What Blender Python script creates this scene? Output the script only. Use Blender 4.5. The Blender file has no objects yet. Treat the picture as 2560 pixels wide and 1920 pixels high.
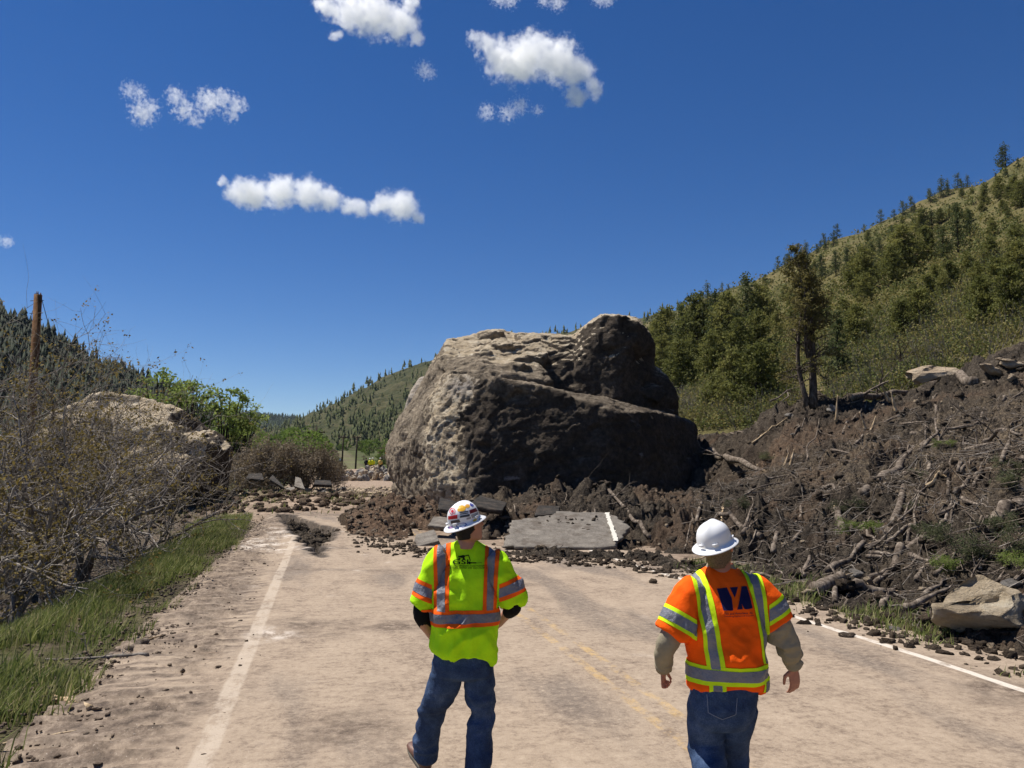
import bpy, bmesh, math, random
import numpy as np
from mathutils import Vector, Matrix
from mathutils.bvhtree import BVHTree
S = bpy.context.scene
COL = S.collection
rad = math.radians
# ------------------------------------------------------------------ camera
FPX = 2009.0            # focal length in pixels of the 2560 px wide photograph
CAM_H = 2.15
PITCH = rad(5.74)
cam = bpy.data.cameras.new('camera')
cam.sensor_width = 36.0
cam.lens = FPX / 2560 * 36
cam.clip_start = 0.05
cam.clip_end = 30000
cam_o = bpy.data.objects.new('camera', cam)
COL.objects.link(cam_o)
cam_o.location = (0, 0, CAM_H)
cam_o.rotation_euler = (math.pi / 2 + PITCH, 0, 0)
S.camera = cam_o
# ------------------------------------------------------------------ sky, sun, exposure
SUN_EL, SUN_AZ = rad(63), rad(-66)       # azimuth measured clockwise from the view direction (+Y)
W = bpy.data.worlds.new('World')
S.world = W
W.use_nodes = True
_nt = W.node_tree
_sky = _nt.nodes.new('ShaderNodeTexSky')
_sky.sky_type = 'NISHITA'
_sky.sun_disc = False
_sky.sun_elevation = SUN_EL
_sky.sun_rotation = SUN_AZ
_sky.altitude = 2600
_sky.air_density = 1.0
_sky.dust_density = 0.15
_sky.ozone_density = 2.6
_bg = _nt.nodes['Background']
_hs = _nt.nodes.new('ShaderNodeHueSaturation')       # deep, saturated high-altitude blue
_hs.inputs['Saturation'].default_value = 1.34
_hs.inputs['Hue'].default_value = 0.510
_nt.links.new(_sky.outputs[0], _hs.inputs['Color'])
_nt.links.new(_hs.outputs[0], _bg.inputs[0])
_bg.inputs[1].default_value = 0.066
sun = bpy.data.lights.new('sun', 'SUN')
sun.energy = 4.9
sun.angle = rad(0.5)
sun.color = (1.0, 0.95, 0.87)
sun_o = bpy.data.objects.new('sun', sun)
COL.objects.link(sun_o)
SUN_DIR = Vector((math.sin(SUN_AZ) * math.cos(SUN_EL), math.cos(SUN_AZ) * math.cos(SUN_EL), math.sin(SUN_EL)))
sun_o.rotation_euler = (-SUN_DIR).to_track_quat('-Z', 'Y').to_euler()
sun_o.location = (-30, 30, 60)
S.view_settings.view_transform = 'Standard'
S.view_settings.look = 'None'
S.view_settings.exposure = 0.52
S.view_settings.gamma = 1.0
S.cycles.max_bounces = 16
S.cycles.diffuse_bounces = 3
S.cycles.transparent_max_bounces = 12
S.cycles.volume_bounces = 14

# ------------------------------------------------------------------ coordinates
def at(u, v, Y):
    """point at forward distance Y on the sight line through photo pixel (u, v)"""
    ca, sa = math.cos(PITCH), math.sin(PITCH)
    a, b = u - 1280.0, 960.0 - v
    dx, dy, dz = a, FPX * ca - b * sa, FPX * sa + b * ca
    k = Y / dy
    return np.array((dx * k, Y, CAM_H + dz * k))

def gnd(u, v, z=0.0):
    p = at(u, v, 1.0)
    k = (z - CAM_H) / (p[2] - CAM_H)
    return np.array((p[0] * k, k, z))

RA = math.atan2(1280 - 815, FPX)          # the road runs 13 degrees left of the view direction
RS = np.array((-math.sin(RA), math.cos(RA)))
RT = np.array((math.cos(RA), math.sin(RA)))
def st(x, y):
    return x * RS[0] + y * RS[1], x * RT[0] + y * RT[1]
def xy(s, t):
    return s * RS[0] + t * RT[0], s * RS[1] + t * RT[1]

# ------------------------------------------------------------------ noise
_GT = np.array([(1,1,0),(-1,1,0),(1,-1,0),(-1,-1,0),(1,0,1),(-1,0,1),(1,0,-1),(-1,0,-1),(0,1,1),(0,-1,1),(0,1,-1),(0,-1,-1)], float)
def _h(ix, iy, iz, seed):
    h = (ix * 374761393 + iy * 668265263 + iz * 2147483647 + seed * 974711) & 0xffffffff
    h = ((h ^ (h >> 13)) * 1274126177) & 0xffffffff
    h = ((h ^ (h >> 15)) * 2246822519) & 0xffffffff
    return h ^ (h >> 16)
def noise(p, seed=0):
    p = np.asarray(p, float)
    i = np.floor(p).astype(np.int64)
    f = p - i
    w = f * f * f * (f * (f * 6 - 15) + 10)
    out = 0
    for dx in (0, 1):
        for dy in (0, 1):
            for dz in (0, 1):
                g = _GT[_h(i[:, 0] + dx, i[:, 1] + dy, i[:, 2] + dz, seed) % 12]
                d = (f[:, 0] - dx) * g[:, 0] + (f[:, 1] - dy) * g[:, 1] + (f[:, 2] - dz) * g[:, 2]
                wx = w[:, 0] if dx else 1 - w[:, 0]
                wy = w[:, 1] if dy else 1 - w[:, 1]
                wz = w[:, 2] if dz else 1 - w[:, 2]
                out = out + d * wx * wy * wz
    return out
def fbm(p, octv=4, seed=0, gain=0.5, lac=2.03):
    a, s, o = 1.0, 0, 0
    p = np.asarray(p, float)
    for k in range(octv):
        o = o + a * noise(p, seed + k * 17)
        s += a; a *= gain; p = p * lac + 3.7
    return o / s * 1.5
def ridged(p, octv=4, seed=0, gain=0.5, lac=2.03):
    a, s, o = 1.0, 0, 0
    p = np.asarray(p, float)
    for k in range(octv):
        o = o + a * (1 - 2.2 * np.abs(noise(p, seed + k * 17)))
        s += a; a *= gain; p = p * lac + 3.7
    return o / s
def billow(p, octv=4, seed=0, gain=0.5, lac=2.03):
    return -ridged(p, octv, seed, gain, lac)
def P3(x, y, z=0.0, k=1.0):
    x = np.asarray(x, float)
    return np.stack((x * k, np.asarray(y, float) * k, np.zeros_like(x) + np.asarray(z) * k), -1)
def sst(a, b, x):
    t = np.clip((np.asarray(x, float) - a) / (b - a), 0, 1)
    return t * t * (3 - 2 * t)
def polydist(x, y, poly):
    """signed distance to a closed polygon, positive inside"""
    x = np.asarray(x, float); y = np.asarray(y, float)
    poly = np.asarray(poly, float)
    d2 = np.full(x.shape, 1e18)
    ins = np.zeros(x.shape, bool)
    n = len(poly)
    for k in range(n):
        ax, ay = poly[k]; bx, by = poly[(k + 1) % n]
        ex, ey = bx - ax, by - ay
        q = np.clip(((x - ax) * ex + (y - ay) * ey) / (ex * ex + ey * ey + 1e-12), 0, 1)
        d2 = np.minimum(d2, (x - ax - q * ex) ** 2 + (y - ay - q * ey) ** 2)
        c = ((ay > y) != (by > y)) & (x < (bx - ax) * (y - ay) / (by - ay + 1e-12) + ax)
        ins ^= c
    return np.where(ins, 1, -1) * np.sqrt(d2)

# ------------------------------------------------------------------ mesh building
class MB:
    def __init__(s):
        s.v = []; s.q = []; s.t = []; s.n = 0; s.at = {}
    def add(s, V, quads=None, tris=None, **attrs):
        V = np.asarray(V, float).reshape(-1, 3)
        if quads is not None and len(quads): s.q.append(np.asarray(quads, np.int64).reshape(-1, 4) + s.n)
        if tris is not None and len(tris): s.t.append(np.asarray(tris, np.int64).reshape(-1, 3) + s.n)
        for k, a in attrs.items():
            s.at.setdefault(k, []).append((s.n, np.broadcast_to(np.asarray(a, float), (len(V),))))
        s.v.append(V); s.n += len(V)
        return s
    def tube(s, pts, r, sides=6, cap=True, **attrs):
        pts = np.asarray(pts, float); n = len(pts)
        r = np.broadcast_to(np.asarray(r, float), (n,))
        tg = np.gradient(pts, axis=0)
        tg /= np.linalg.norm(tg, axis=1)[:, None] + 1e-12
        m = tg.mean(0)
        ref = np.eye(3)[np.argmin(np.abs(m))]
        a = np.cross(tg, ref); a /= np.linalg.norm(a, axis=1)[:, None] + 1e-12
        b = np.cross(tg, a)
        th = np.arange(sides) * 2 * math.pi / sides
        V = pts[:, None] + r[:, None, None] * (np.cos(th)[None, :, None] * a[:, None] + np.sin(th)[None, :, None] * b[:, None])
        V = V.reshape(-1, 3)
        i = np.arange(n - 1)[:, None] * sides; j = np.arange(sides)[None]; j2 = (j + 1) % sides
        Q = np.stack((i + j, i + j2, i + sides + j2, i + sides + j), -1).reshape(-1, 4)
        T = []
        if cap:
            V = np.vstack((V, pts[:1], pts[-1:])); c0, c1 = n * sides, n * sides + 1
            for k in range(sides):
                T.append((c0, (k + 1) % sides, k)); T.append((c1, (n - 1) * sides + k, (n - 1) * sides + (k + 1) % sides))
        return s.add(V, Q, T, **attrs)
    def rings(s, R, capped=True, **attrs):
        """loft through rings of equal vertex count; R is (n, m, 3)"""
        R = np.asarray(R, float); n, m = R.shape[:2]
        V = R.reshape(-1, 3)
        i = np.arange(n - 1)[:, None] * m; j = np.arange(m)[None]; j2 = (j + 1) % m
        Q = np.stack((i + j, i + j2, i + m + j2, i + m + j), -1).reshape(-1, 4)
        T = []
        if capped:
            V = np.vstack((V, R[0].mean(0)[None], R[-1].mean(0)[None]))
            for k in range(m):
                T.append((n * m, (k + 1) % m, k)); T.append((n * m + 1, (n - 1) * m + k, (n - 1) * m + (k + 1) % m))
        return s.add(V, Q, T, **attrs)
    def box(s, c, size, rot=None, **attrs):
        v = np.array([(x, y, z) for x in (-.5, .5) for y in (-.5, .5) for z in (-.5, .5)]) * np.asarray(size)
        if rot is not None: v = v @ np.asarray(rot).T
        f = [(0, 1, 3, 2), (4, 6, 7, 5), (0, 4, 5, 1), (2, 3, 7, 6), (0, 2, 6, 4), (1, 5, 7, 3)]
        return s.add(v + np.asarray(c), f, **attrs)
    def mesh(s, name, smooth=True):
        V = np.vstack(s.v)
        me = bpy.data.meshes.new(name)
        q = np.vstack(s.q) if s.q else np.zeros((0, 4), np.int64)
        t = np.vstack(s.t) if s.t else np.zeros((0, 3), np.int64)
        me.vertices.add(len(V)); me.vertices.foreach_set('co', V.ravel())
        me.loops.add(q.size + t.size)
        me.loops.foreach_set('vertex_index', np.concatenate((q.ravel(), t.ravel())).astype(np.int32))
        me.polygons.add(len(q) + len(t))
        st_ = np.concatenate((np.arange(len(q)) * 4, q.size + np.arange(len(t)) * 3)).astype(np.int32)
        me.polygons.foreach_set('loop_start', st_)
        if smooth: me.polygons.foreach_set('use_smooth', np.ones(len(q) + len(t), bool))
        me.update(calc_edges=True)
        for k, lst in s.at.items():
            a = np.zeros(len(V))
            for off, arr in lst: a[off:off + len(arr)] = arr
            me.attributes.new(k, 'FLOAT', 'POINT').data.foreach_set('value', a.astype(np.float32))
        return me
    def build(s, name, mat=None, parent=None, smooth=True):
        return link(name, s.mesh(name, smooth), mat, parent)
def link(name, me, mat=None, parent=None):
    o = bpy.data.objects.new(name, me)
    if mat is not None:
        if len(me.materials): me.materials[0] = mat
        else: me.materials.append(mat)
    COL.objects.link(o)
    if parent is not None: o.parent = parent
    return o
def grid(nx, ny):
    i = np.arange(nx - 1)[:, None] * ny; j = np.arange(ny - 1)[None]
    return np.stack((i + j, i + ny + j, i + ny + j + 1, i + j + 1), -1).reshape(-1, 4)
def tag(o, label=None, cat=None, group=None, kind=None):
    if label: o['label'] = label
    if cat: o['category'] = cat
    if group: o['group'] = group
    if kind: o['kind'] = kind
    return o
def empty(name, loc=(0, 0, 0), rz=0.0, sc=1.0):
    o = bpy.data.objects.new(name, None)
    o.empty_display_size = 0.2
    o.location = tuple(float(c) for c in loc); o.rotation_euler = (0, 0, rz); o.scale = (sc, sc, sc)
    COL.objects.link(o)
    return o
def dup(o, parent=None):
    c = o.copy(); COL.objects.link(c)
    if parent is not None: c.parent = parent
    for ch in list(o.children): dup(ch, c)
    return c
def coords(me):
    a = np.empty(len(me.vertices) * 3); me.vertices.foreach_get('co', a); return a.reshape(-1, 3)
def normals(me):
    a = np.empty(len(me.vertices) * 3, np.float32); me.vertices.foreach_get('normal', a); return a.reshape(-1, 3).astype(float)
def setco(me, V):
    me.vertices.foreach_set('co', np.asarray(V, float).ravel()); me.update()
def setattr_f(me, name, a):
    at_ = me.attributes.get(name) or me.attributes.new(name, 'FLOAT', 'POINT')
    at_.data.foreach_set('value', np.asarray(a, np.float32))
def remesh(me, voxel, smooth_it=0, fac=0.5):
    """fuse overlapping closed shells into one continuous skin"""
    o = bpy.data.objects.new('tmp', me); COL.objects.link(o)
    m = o.modifiers.new('r', 'REMESH'); m.mode = 'VOXEL'; m.voxel_size = voxel; m.use_smooth_shade = True
    if smooth_it:
        k = o.modifiers.new('s', 'SMOOTH'); k.iterations = smooth_it; k.factor = fac
    dg = bpy.context.evaluated_depsgraph_get()
    out = bpy.data.meshes.new_from_object(o.evaluated_get(dg))
    bpy.data.objects.remove(o)
    return out
def hull(points):
    bm = bmesh.new()
    for p in points: bm.verts.new(tuple(map(float, p)))
    r = bmesh.ops.convex_hull(bm, input=bm.verts)
    bmesh.ops.delete(bm, geom=[g for g in r['geom_interior'] if isinstance(g, bmesh.types.BMVert)], context='VERTS')
    bmesh.ops.triangulate(bm, faces=bm.faces)
    bmesh.ops.recalc_face_normals(bm, faces=bm.faces)
    bm.verts.ensure_lookup_table(); bm.verts.index_update()
    V = np.array([v.co[:] for v in bm.verts]); F = [[v.index for v in f.verts] for f in bm.faces]
    bm.free()
    return V, F

# ------------------------------------------------------------------ materials
class MT:
    def __init__(s, name, col=(.5, .5, .5), rough=.85, spec=.25):
        s.m = bpy.data.materials.new(name); s.m.use_nodes = True
        s.nt = s.m.node_tree; s.b = s.nt.nodes['Principled BSDF']
        s.b.inputs['Roughness'].default_value = rough
        s.b.inputs['Specular IOR Level'].default_value = spec
        s.put('Base Color', col)
    def put(s, inp, v):
        i = s.b.inputs[inp] if isinstance(inp, str) else inp
        s.set(i, v); return s
    def set(s, i, v):
        if hasattr(v, 'is_output'): s.nt.links.new(v, i)
        elif isinstance(v, (tuple, list)) and len(v) == 3 and i.type == 'RGBA': i.default_value = (*v, 1)
        else: i.default_value = v
    def n(s, t, out=0, _props=None, **ins):
        nd = s.nt.nodes.new(t)
        for k, v in (_props or {}).items(): setattr(nd, k, v)
        for k, v in ins.items():
            key = int(k[1:]) if k[0] == 'i' and k[1:].isdigit() else k.replace('_', ' ')
            s.set(nd.inputs[key], v)
        return nd.outputs[out]
    def obj(s): return s.n('ShaderNodeTexCoord', 3)
    def attr(s, name): return s.n('ShaderNodeAttribute', 2, {'attribute_name': name})
    def rnd(s): return s.n('ShaderNodeObjectInfo', 5)
    def map(s, vec, sc=(1, 1, 1), loc=(0, 0, 0), rot=(0, 0, 0)):
        return s.n('ShaderNodeMapping', 0, None, Vector=vec, Location=loc, Scale=sc, Rotation=rot)
    def noise(s, scale, detail=5.0, rough=.6, vec=None, dist=0.0):
        return s.n('ShaderNodeTexNoise', 0, None, Vector=vec if vec is not None else s.obj(), Scale=scale, Detail=detail, Roughness=rough, Distortion=dist)
    def voro(s, scale, vec=None, out=0, feature='F1'):
        return s.n('ShaderNodeTexVoronoi', out, {'feature': feature}, Vector=vec if vec is not None else s.obj(), Scale=scale)
    def math(s, op, a, b=0.0, c=0.0, clamp=False):
        return s.n('ShaderNodeMath', 0, {'operation': op, 'use_clamp': clamp}, i0=a, i1=b, i2=c)
    def ramp(s, f, *stops):
        nd = s.nt.nodes.new('ShaderNodeValToRGB'); s.set(nd.inputs[0], f)
        cr = nd.color_ramp
        while len(cr.elements) < len(stops): cr.elements.new(.5)
        for e, (p, c) in zip(cr.elements, stops):
            e.position = p; e.color = (*c, 1) if isinstance(c, (tuple, list)) else (c, c, c, 1)
        return nd.outputs[0]
    def sstep(s, x, a, b):
        return s.n('ShaderNodeMapRange', 0, {'interpolation_type': 'SMOOTHSTEP'}, i0=x, i1=a, i2=b, i3=0.0, i4=1.0)
    def mix(s, f, a, b, mode='MIX'):
        nd = s.nt.nodes.new('ShaderNodeMix'); nd.data_type = 'RGBA'; nd.blend_type = mode
        s.set(nd.inputs[0], f); s.set(nd.inputs[6], a); s.set(nd.inputs[7], b)
        return nd.outputs[2]
    def xyz(s, vec):
        nd = s.nt.nodes.new('ShaderNodeSeparateXYZ'); s.set(nd.inputs[0], vec); return nd.outputs
    def bump(s, h, strength=.5, dist=.05):
        s.put('Normal', s.n('ShaderNodeBump', 0, None, Strength=strength, Distance=dist, Height=h)); return s
# ================================================================== terrain, road and slide
DEBRIS = [(-6.9, 34), (-5.6, 27.5), (-4.9, 25), (-3.0, 20.9), (-1.2, 19.1), (0.5, 18.6), (2.5, 17.9), (3.7, 15.3), (4.3, 12.6), (5.0, 10.6), (5.75, 8.6),
          (7.0, 5.5), (8.6, 1), (10, -6), (60, -6), (60, 24), (46, 38), (27, 41), (21, 39.5), (16, 41.5), (14.8, 46), (13, 53), (4, 54), (-3, 47), (-6, 41)]
SLAB = [tuple(at(u, v, Y)[:2]) for u, v, Y in ((1261, 1362, 20.6), (1400, 1372, 20.5), (1536, 1360, 20.6), (1575, 1316, 22.1), (1519, 1280, 23.3), (1390, 1276, 23.3), (1280, 1298, 22.5))]
PIT = [gnd(u, v)[:2] for u, v in ((698, 1290), (723, 1322), (733, 1337), (756, 1348), (746, 1355), (774, 1370), (784, 1387), (809, 1399), (804, 1380), (806, 1362), (827, 1355), (840, 1342), (829, 1322), (796, 1316), (760, 1302), (733, 1291))]
def slide_rise(t):
    """the hillside on the right of the road, as a height over the distance across the road"""
    t = np.asarray(t, float)
    return .25 * np.maximum(t - 8.0, 0) + .195 * np.maximum(t - 26, 0) + .036 * np.maximum(t - 60, 0) - .02 * np.maximum(8 - t, 0)
def debris_z(x, y, fine=True):
    x = np.asarray(x, float); y = np.asarray(y, float)
    s, t = st(x, y)
    edge = fbm(P3(x, y, 0, .55), 3, 5) * .55 + fbm(P3(x, y, 0, 2.2), 2, 6) * .12
    d = polydist(x, y, DEBRIS) + edge
    h = .34 * sst(0, .9, d) + .55 * sst(.5, 7, d) + slide_rise(t)
    # thrown up rim round the boulder and heap between the boulder and the hillside
    h = h + .75 * np.exp(-((x - 1.0) / 7.5) ** 2 - ((y - 29.0) / 3.2) ** 2)
    h = h + .55 * np.exp(-((x + 4.6) / 2.0) ** 2 - ((y - 29.5) / 4.0) ** 2)
    h = h - 1.75 * np.exp(-((x - 7.4) / 2.6) ** 2 - ((y - 31.5) / 5.0) ** 2)      # hollow the boulder ploughed in front of its right side
    h = h + .9 * np.exp(-((x - 12.6) / 2.4) ** 2 - ((y - 38) / 4.0) ** 2)
    h = h + .9 * np.exp(-((x - 20) / 9) ** 2 - ((y - 35) / 4.0) ** 2)
    if fine:
        a = sst(0, 3.0, d)
        cl = 1 - .55 * sst(10, 16, t - .25 * (s - 10)) * sst(24, 12, s)     # calmer, more thatched on the right
        h = h + a * (.75 * fbm(P3(x, y, 0, .20), 3, 11) + cl * (1.1 * billow(P3(x, y, 0, .55), 4, 12, .55) * (.4 + .6 * sst(-.3, .4, fbm(P3(x, y, 0, .2), 2, 16))) + .34 * billow(P3(x, y, 0, 1.7), 4, 13, .6)))
        h = h + sst(-.1, .6, d) * (.17 * billow(P3(x, y, 0, 3.4), 3, 14, .6) + .06 * fbm(P3(x, y, 0, 9), 2, 15))
    pl = polydist(x, y, SLAB)
    h = np.where(pl > -.25, np.minimum(h, (y - 20.6) * .30 - .10 + np.maximum(-pl, 0) * 1.5), h)
    return np.where(d > -.05, h, slide_rise(t) - .4) - .06, d

def ground_z(x, y):
    x = np.asarray(x, float); y = np.asarray(y, float)
    s, t = st(x, y)
    z = -.03 - .05 * sst(-2.0, -2.4, t)
    n1 = fbm(P3(x, y, 0, .35), 4, 21)
    drop = sst(-3.4, -6.5, t) * (1 - .6 * sst(26, 44, s))
    z = z - .85 * drop + drop * (.35 * n1 + .12 * billow(P3(x, y, 0, 1.6), 3, 22)) * (1 - sst(200, 400, s))
    z = z + sst(-2.2, -2.8, t) * .05 * fbm(P3(x, y, 0, 2.5), 3, 23)
    # churned earth where the road is broken up
    ch = np.exp(-((x + 15) / 7.5) ** 2 - ((y - 46) / 5.5) ** 2)
    z = z + ch * (.75 + .5 * billow(P3(x, y, 0, .8), 3, 24)) + sst(52, 56, s) * sst(75, 70, s) * (t > -14) * (.10 + .12 * billow(P3(x, y, 0, 1.1), 3, 25))
    z = z + sst(100, 420, s) * 9.0 * sst(-300, -40, t) - sst(90, 200, s) * 2.0 * sst(-10, -60, t)
    z = z - .7 * sst(-.75, -.3, polydist(x, y, PIT))
    z = z + sst(600, 3000, s) * 40 + 1.35 * np.exp(-((y - 124) / 6.0) ** 2) * sst(-34, -26, x) * sst(-2, -10, x)      # bank behind the rock pile
    return z

# ---- materials of the ground
def soil_colour(m, v=None):
    a = m.noise(.9, 6, .62); b = m.noise(7.5, 6, .65); c = m.noise(34, 4, .6)
    k = m.math('MULTIPLY_ADD', b, .55, m.math('MULTIPLY', a, .45))
    col = m.ramp(k, (.30, (.016, .0135, .012)), (.45, (.038, .0305, .024)), (.58, (.094, .076, .058)), (.72, (.22, .18, .135)))
    speck = m.math('GREATER_THAN', c, .655)
    col = m.mix(m.math('MULTIPLY', speck, .75), col, (.36, .29, .21))
    return col
m_soil = MT('slide_soil', rough=.95, spec=.1)
_c = soil_colour(m_soil)
_rd = m_soil.attr('red')
_c = m_soil.mix(m_soil.math('MULTIPLY', _rd, m_soil.math('MULTIPLY_ADD', m_soil.noise(3.2, 5, .6), 1.0, .25), clamp=True), _c, m_soil.ramp(m_soil.noise(9, 5), (.35, (.085, .052, .034)), (.65, (.26, .17, .11))))
_th = m_soil.math('MULTIPLY', m_soil.attr('thatch'), m_soil.sstep(m_soil.noise(2.0, 5, .65), .40, .62), clamp=True)
_c = m_soil.mix(_th, _c, m_soil.ramp(m_soil.noise(16, 5, .7), (.32, (.060, .046, .032)), (.52, (.17, .13, .088)), (.66, (.30, .235, .16)), (.75, (.12, .13, .05))))
m_soil.put('Base Color', _c)
m_soil.bump(m_soil.math('ADD', m_soil.noise(6, 8, .7), m_soil.math('MULTIPLY', m_soil.noise(22, 5, .7), .45)), 1.0, .16)

m_gnd = MT('verge_earth', rough=.95, spec=.1)
_e = m_gnd.ramp(m_gnd.math('MULTIPLY_ADD', m_gnd.noise(5.5, 7, .68), .6, m_gnd.math('MULTIPLY', m_gnd.noise(.7, 4), .4)), (.34, (.032, .023, .018)), (.50, (.10, .076, .057)), (.66, (.23, .18, .135)))
_g = m_gnd.ramp(m_gnd.noise(4, 6, .7), (.35, (.040, .036, .018)), (.55, (.078, .075, .030)), (.70, (.15, .125, .075)))
_e = m_gnd.mix(m_gnd.math('MULTIPLY', m_gnd.attr('green'), m_gnd.sstep(m_gnd.noise(1.6, 4), .30, .60)), _e, _g)
_v = m_gnd.ramp(m_gnd.noise(.045, 6, .7), (.36, (.060, .055, .030)), (.50, (.070, .085, .030)), (.60, (.075, .10, .030)), (.72, (.12, .10, .06)))
_e = m_gnd.mix(m_gnd.attr('valley'), _e, _v)
_e = m_gnd.mix(m_gnd.attr('tan'), _e, m_gnd.ramp(m_gnd.noise(2.6, 8, .7), (.34, (.15, .105, .075)), (.52, (.30, .225, .165)), (.68, (.46, .36, .27))))
m_gnd.put('Base Color', _e)
m_gnd.bump(m_gnd.math('ADD', m_gnd.noise(5, 8, .7), m_gnd.math('MULTIPLY', m_gnd.noise(26, 4, .7), .4)), .8, .09)

def polar(a0, a1, na, r0, r1, nr, pw=1.0):
    th = np.linspace(rad(a0), rad(a1), na)
    q = np.linspace(0, 1, nr) ** pw
    r = r0 * (r1 / r0) ** q
    R, T = np.meshgrid(r, th, indexing='ij')
    return (R * np.sin(T)).ravel(), (R * np.cos(T)).ravel(), grid(nr, na)[:, ::-1]

# ---- the one ground sheet, to the horizon
x, y, F = polar(-75, 75, 560, .7, 9000, 620)
z = ground_z(x, y)
s_, t_ = st(x, y)
mb = MB()
green = sst(-2.1, -2.7, t_) * sst(-5.4, -4.0, t_) + .25 * sst(-5.0, -7.5, t_) + .5 * sst(48, 60, s_) * sst(-3, -6, t_)
tan_ = .85 * sst(-2.5, -1.0, t_ + .6 * fbm(P3(x, y, 0, .8), 3, 33)) * sst(9.5, 8, t_) * (1 - .75 * sst(50, 54, s_)) + .95 * sst(72, 76, s_ + .3 * t_) * sst(150, 128, s_) * sst(-4.5, -3.5, t_) * sst(20, 14, t_)
tan_ = np.clip(tan_ + .9 * sst(30, 34, s_) * sst(50, 44, s_) * sst(-6.5, -3, t_) * sst(0, -2, t_), 0, 1)
mb.add(np.stack((x, y, z), -1), F, green=np.clip(green, 0, 1), valley=sst(70, 95, np.hypot(x, y)) * (1 - .999 * (tan_ > .3)), tan=tan_)
tag(mb.build('ground', m_gnd.m), 'earth verge and valley floor on both sides of the road', kind='structure')

# ---- the road, modelled along its own axis (x across, y along)
nt_, ns_ = 190, 760
tt = np.linspace(-2.35, 7.75, nt_); ss = -6 + 70 * np.linspace(0, 1, ns_) ** 1.12
Tm, Sm = np.meshgrid(tt, ss, indexing='ij'); t_ = Tm.ravel(); s_ = Sm.ravel()
jit = (tt[1] - tt[0]) * .8
t_ = t_ + np.where((Tm.ravel() < tt[0] + .01) | (Tm.ravel() > tt[-1] - .01), 0, 0)
x, y = xy(s_, t_)
pd = polydist(x, y, PIT) + .22 * fbm(P3(x, y, 0, 1.3), 3, 41) + .1 * fbm(P3(x, y, 0, 4), 2, 42)
z = .018 * fbm(P3(x, y, 0, .35), 2, 43) * sst(-2.2, -1, t_) + .006 * fbm(P3(x, y, 0, 3), 2, 44) * sst(40, 20, s_)
z = z - .34 * sst(-.03, .05, pd) - .10 * sst(.2, 1.0, pd) + sst(.0, .2, pd) * .16 * billow(P3(x, y, 0, 2.4), 3, 45)
z = z + .05 * sst(-.9, -.1, pd) * sst(.02, -.1, pd)
# broken, buckled far stretch
buck = sst(30, 40, s_)
z = z + buck * (.10 * fbm(P3(x, y, 0, .3), 3, 46) + .05 * billow(P3(x, y, 0, 1.4), 3, 47))
# dirt ruts of heavy machines on the left shoulder
rut = sst(-.9, -1.5, t_ + .15 * np.sin(s_ * .4)) * sst(45, 30, s_)
z = z + rut * (.045 * np.sin(s_ * 2 * math.pi / .30 + 1.2 * np.sin(t_ * 2.2)) * sst(.1, .6, fbm(P3(x, y, 0, .9), 2, 48) + .5) + .05 * fbm(P3(x, y, 0, 1.6), 3, 49))
z = z - .03 * sst(-1.9, -2.35, t_) - .03 * sst(7.3, 7.75, t_)
dirt = sst(.1, .5, fbm(P3(x, y, 0, .5), 4, 50) + sst(-.6, -2.0, t_) * .85 - .12 + .6 * rut * np.sin(s_ * 2 * math.pi / .30 + 1.2 * np.sin(t_ * 2.2)))
dirt = np.maximum(dirt, sst(34.5, 36, s_ + 1.0 * fbm(P3(x, y, 0, .5), 3, 51) + .25 * t_) * sst(45, 42, s_ + fbm(P3(x, y, 0, .6), 3, 52)) * .9)
dirt = np.maximum(dirt, .95 * sst(.5, 1.5, t_ - 1.2 + .8 * fbm(P3(x, y, 0, .5), 3, 53)) * sst(21, 24, s_) * sst(46, 38, s_))
dirt = np.maximum(dirt, .9 * sst(52, 55, s_ + 1.5 * fbm(P3(x, y, 0, .4), 3, 54)))
pale = sst(.15, .6, fbm(P3(x, y, 0, .8), 4, 55) + .75 * np.exp(-((s_ - 24) / 4.5) ** 2 - ((t_ + .9) / 1.3) ** 2) + .45 * np.exp(-((s_ - 47) / 4) ** 2) + .25 * np.exp(-((s_ - 17.5) / 1.8) ** 2 - ((t_ - 4) / 3) ** 2) - .25)
dark = sst(-.02, .1, pd) * sst(.45, .0, fbm(P3(x, y, 0, .9), 2, 57) - .1)
crk = .9 * np.exp(-((pd + .05) / .09) ** 2)
trk = sum(np.exp(-((t_ - c + .15 * np.sin(s_ * .23 + c)) / w) ** 2) for c, w in ((.9, .35), (2.5, .45), (4.6, .3), (5.6, .4)))
dark = np.maximum(dark, .60 * sst(.08, .55, fbm(np.stack((s_ * .22, t_ * .9, 0 * t_), -1), 4, 56) + .16 * trk - .08 + .55 * np.exp(-((s_ - 16.2) / 1.1) ** 2) * sst(1, 3, t_)))
mb = MB()
keep = np.ones(len(t_), bool)
Fq = grid(nt_, ns_)
cut = (pd * 0 + (debris_z(x, y, False)[1] > 2.5))
Fq = Fq[~(cut[Fq].all(1))]
mb.add(np.stack((t_, s_, z), -1), Fq, dirt=dirt, pale=pale, dark=dark, crk=crk, pit=sst(-.03, .06, pd) * (1 - .9 * np.exp(-(((x + 5.8) / .42) ** 2 + ((y - 25.2) / 1.1) ** 2))))
m_road = MT('dusty_asphalt', rough=.9, spec=.2)
m = m_road; O = m.obj(); X = m.xyz(O)
stre = m.noise(1.0, 10, .78, m.map(O, (1.5, .8, 1)), .3)
fine = m.noise(12, 8, .78, m.map(O, (1.1, 1.0, 1)))
tread = m.noise(1, 6, .7, m.map(O, (2.6, 6.0, 1)))
grit = m.noise(55, 4, .7)
k = m.math('MULTIPLY_ADD', stre, .34, m.math('MULTIPLY_ADD', fine, .44, m.math('MULTIPLY', tread, .22)))
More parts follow.
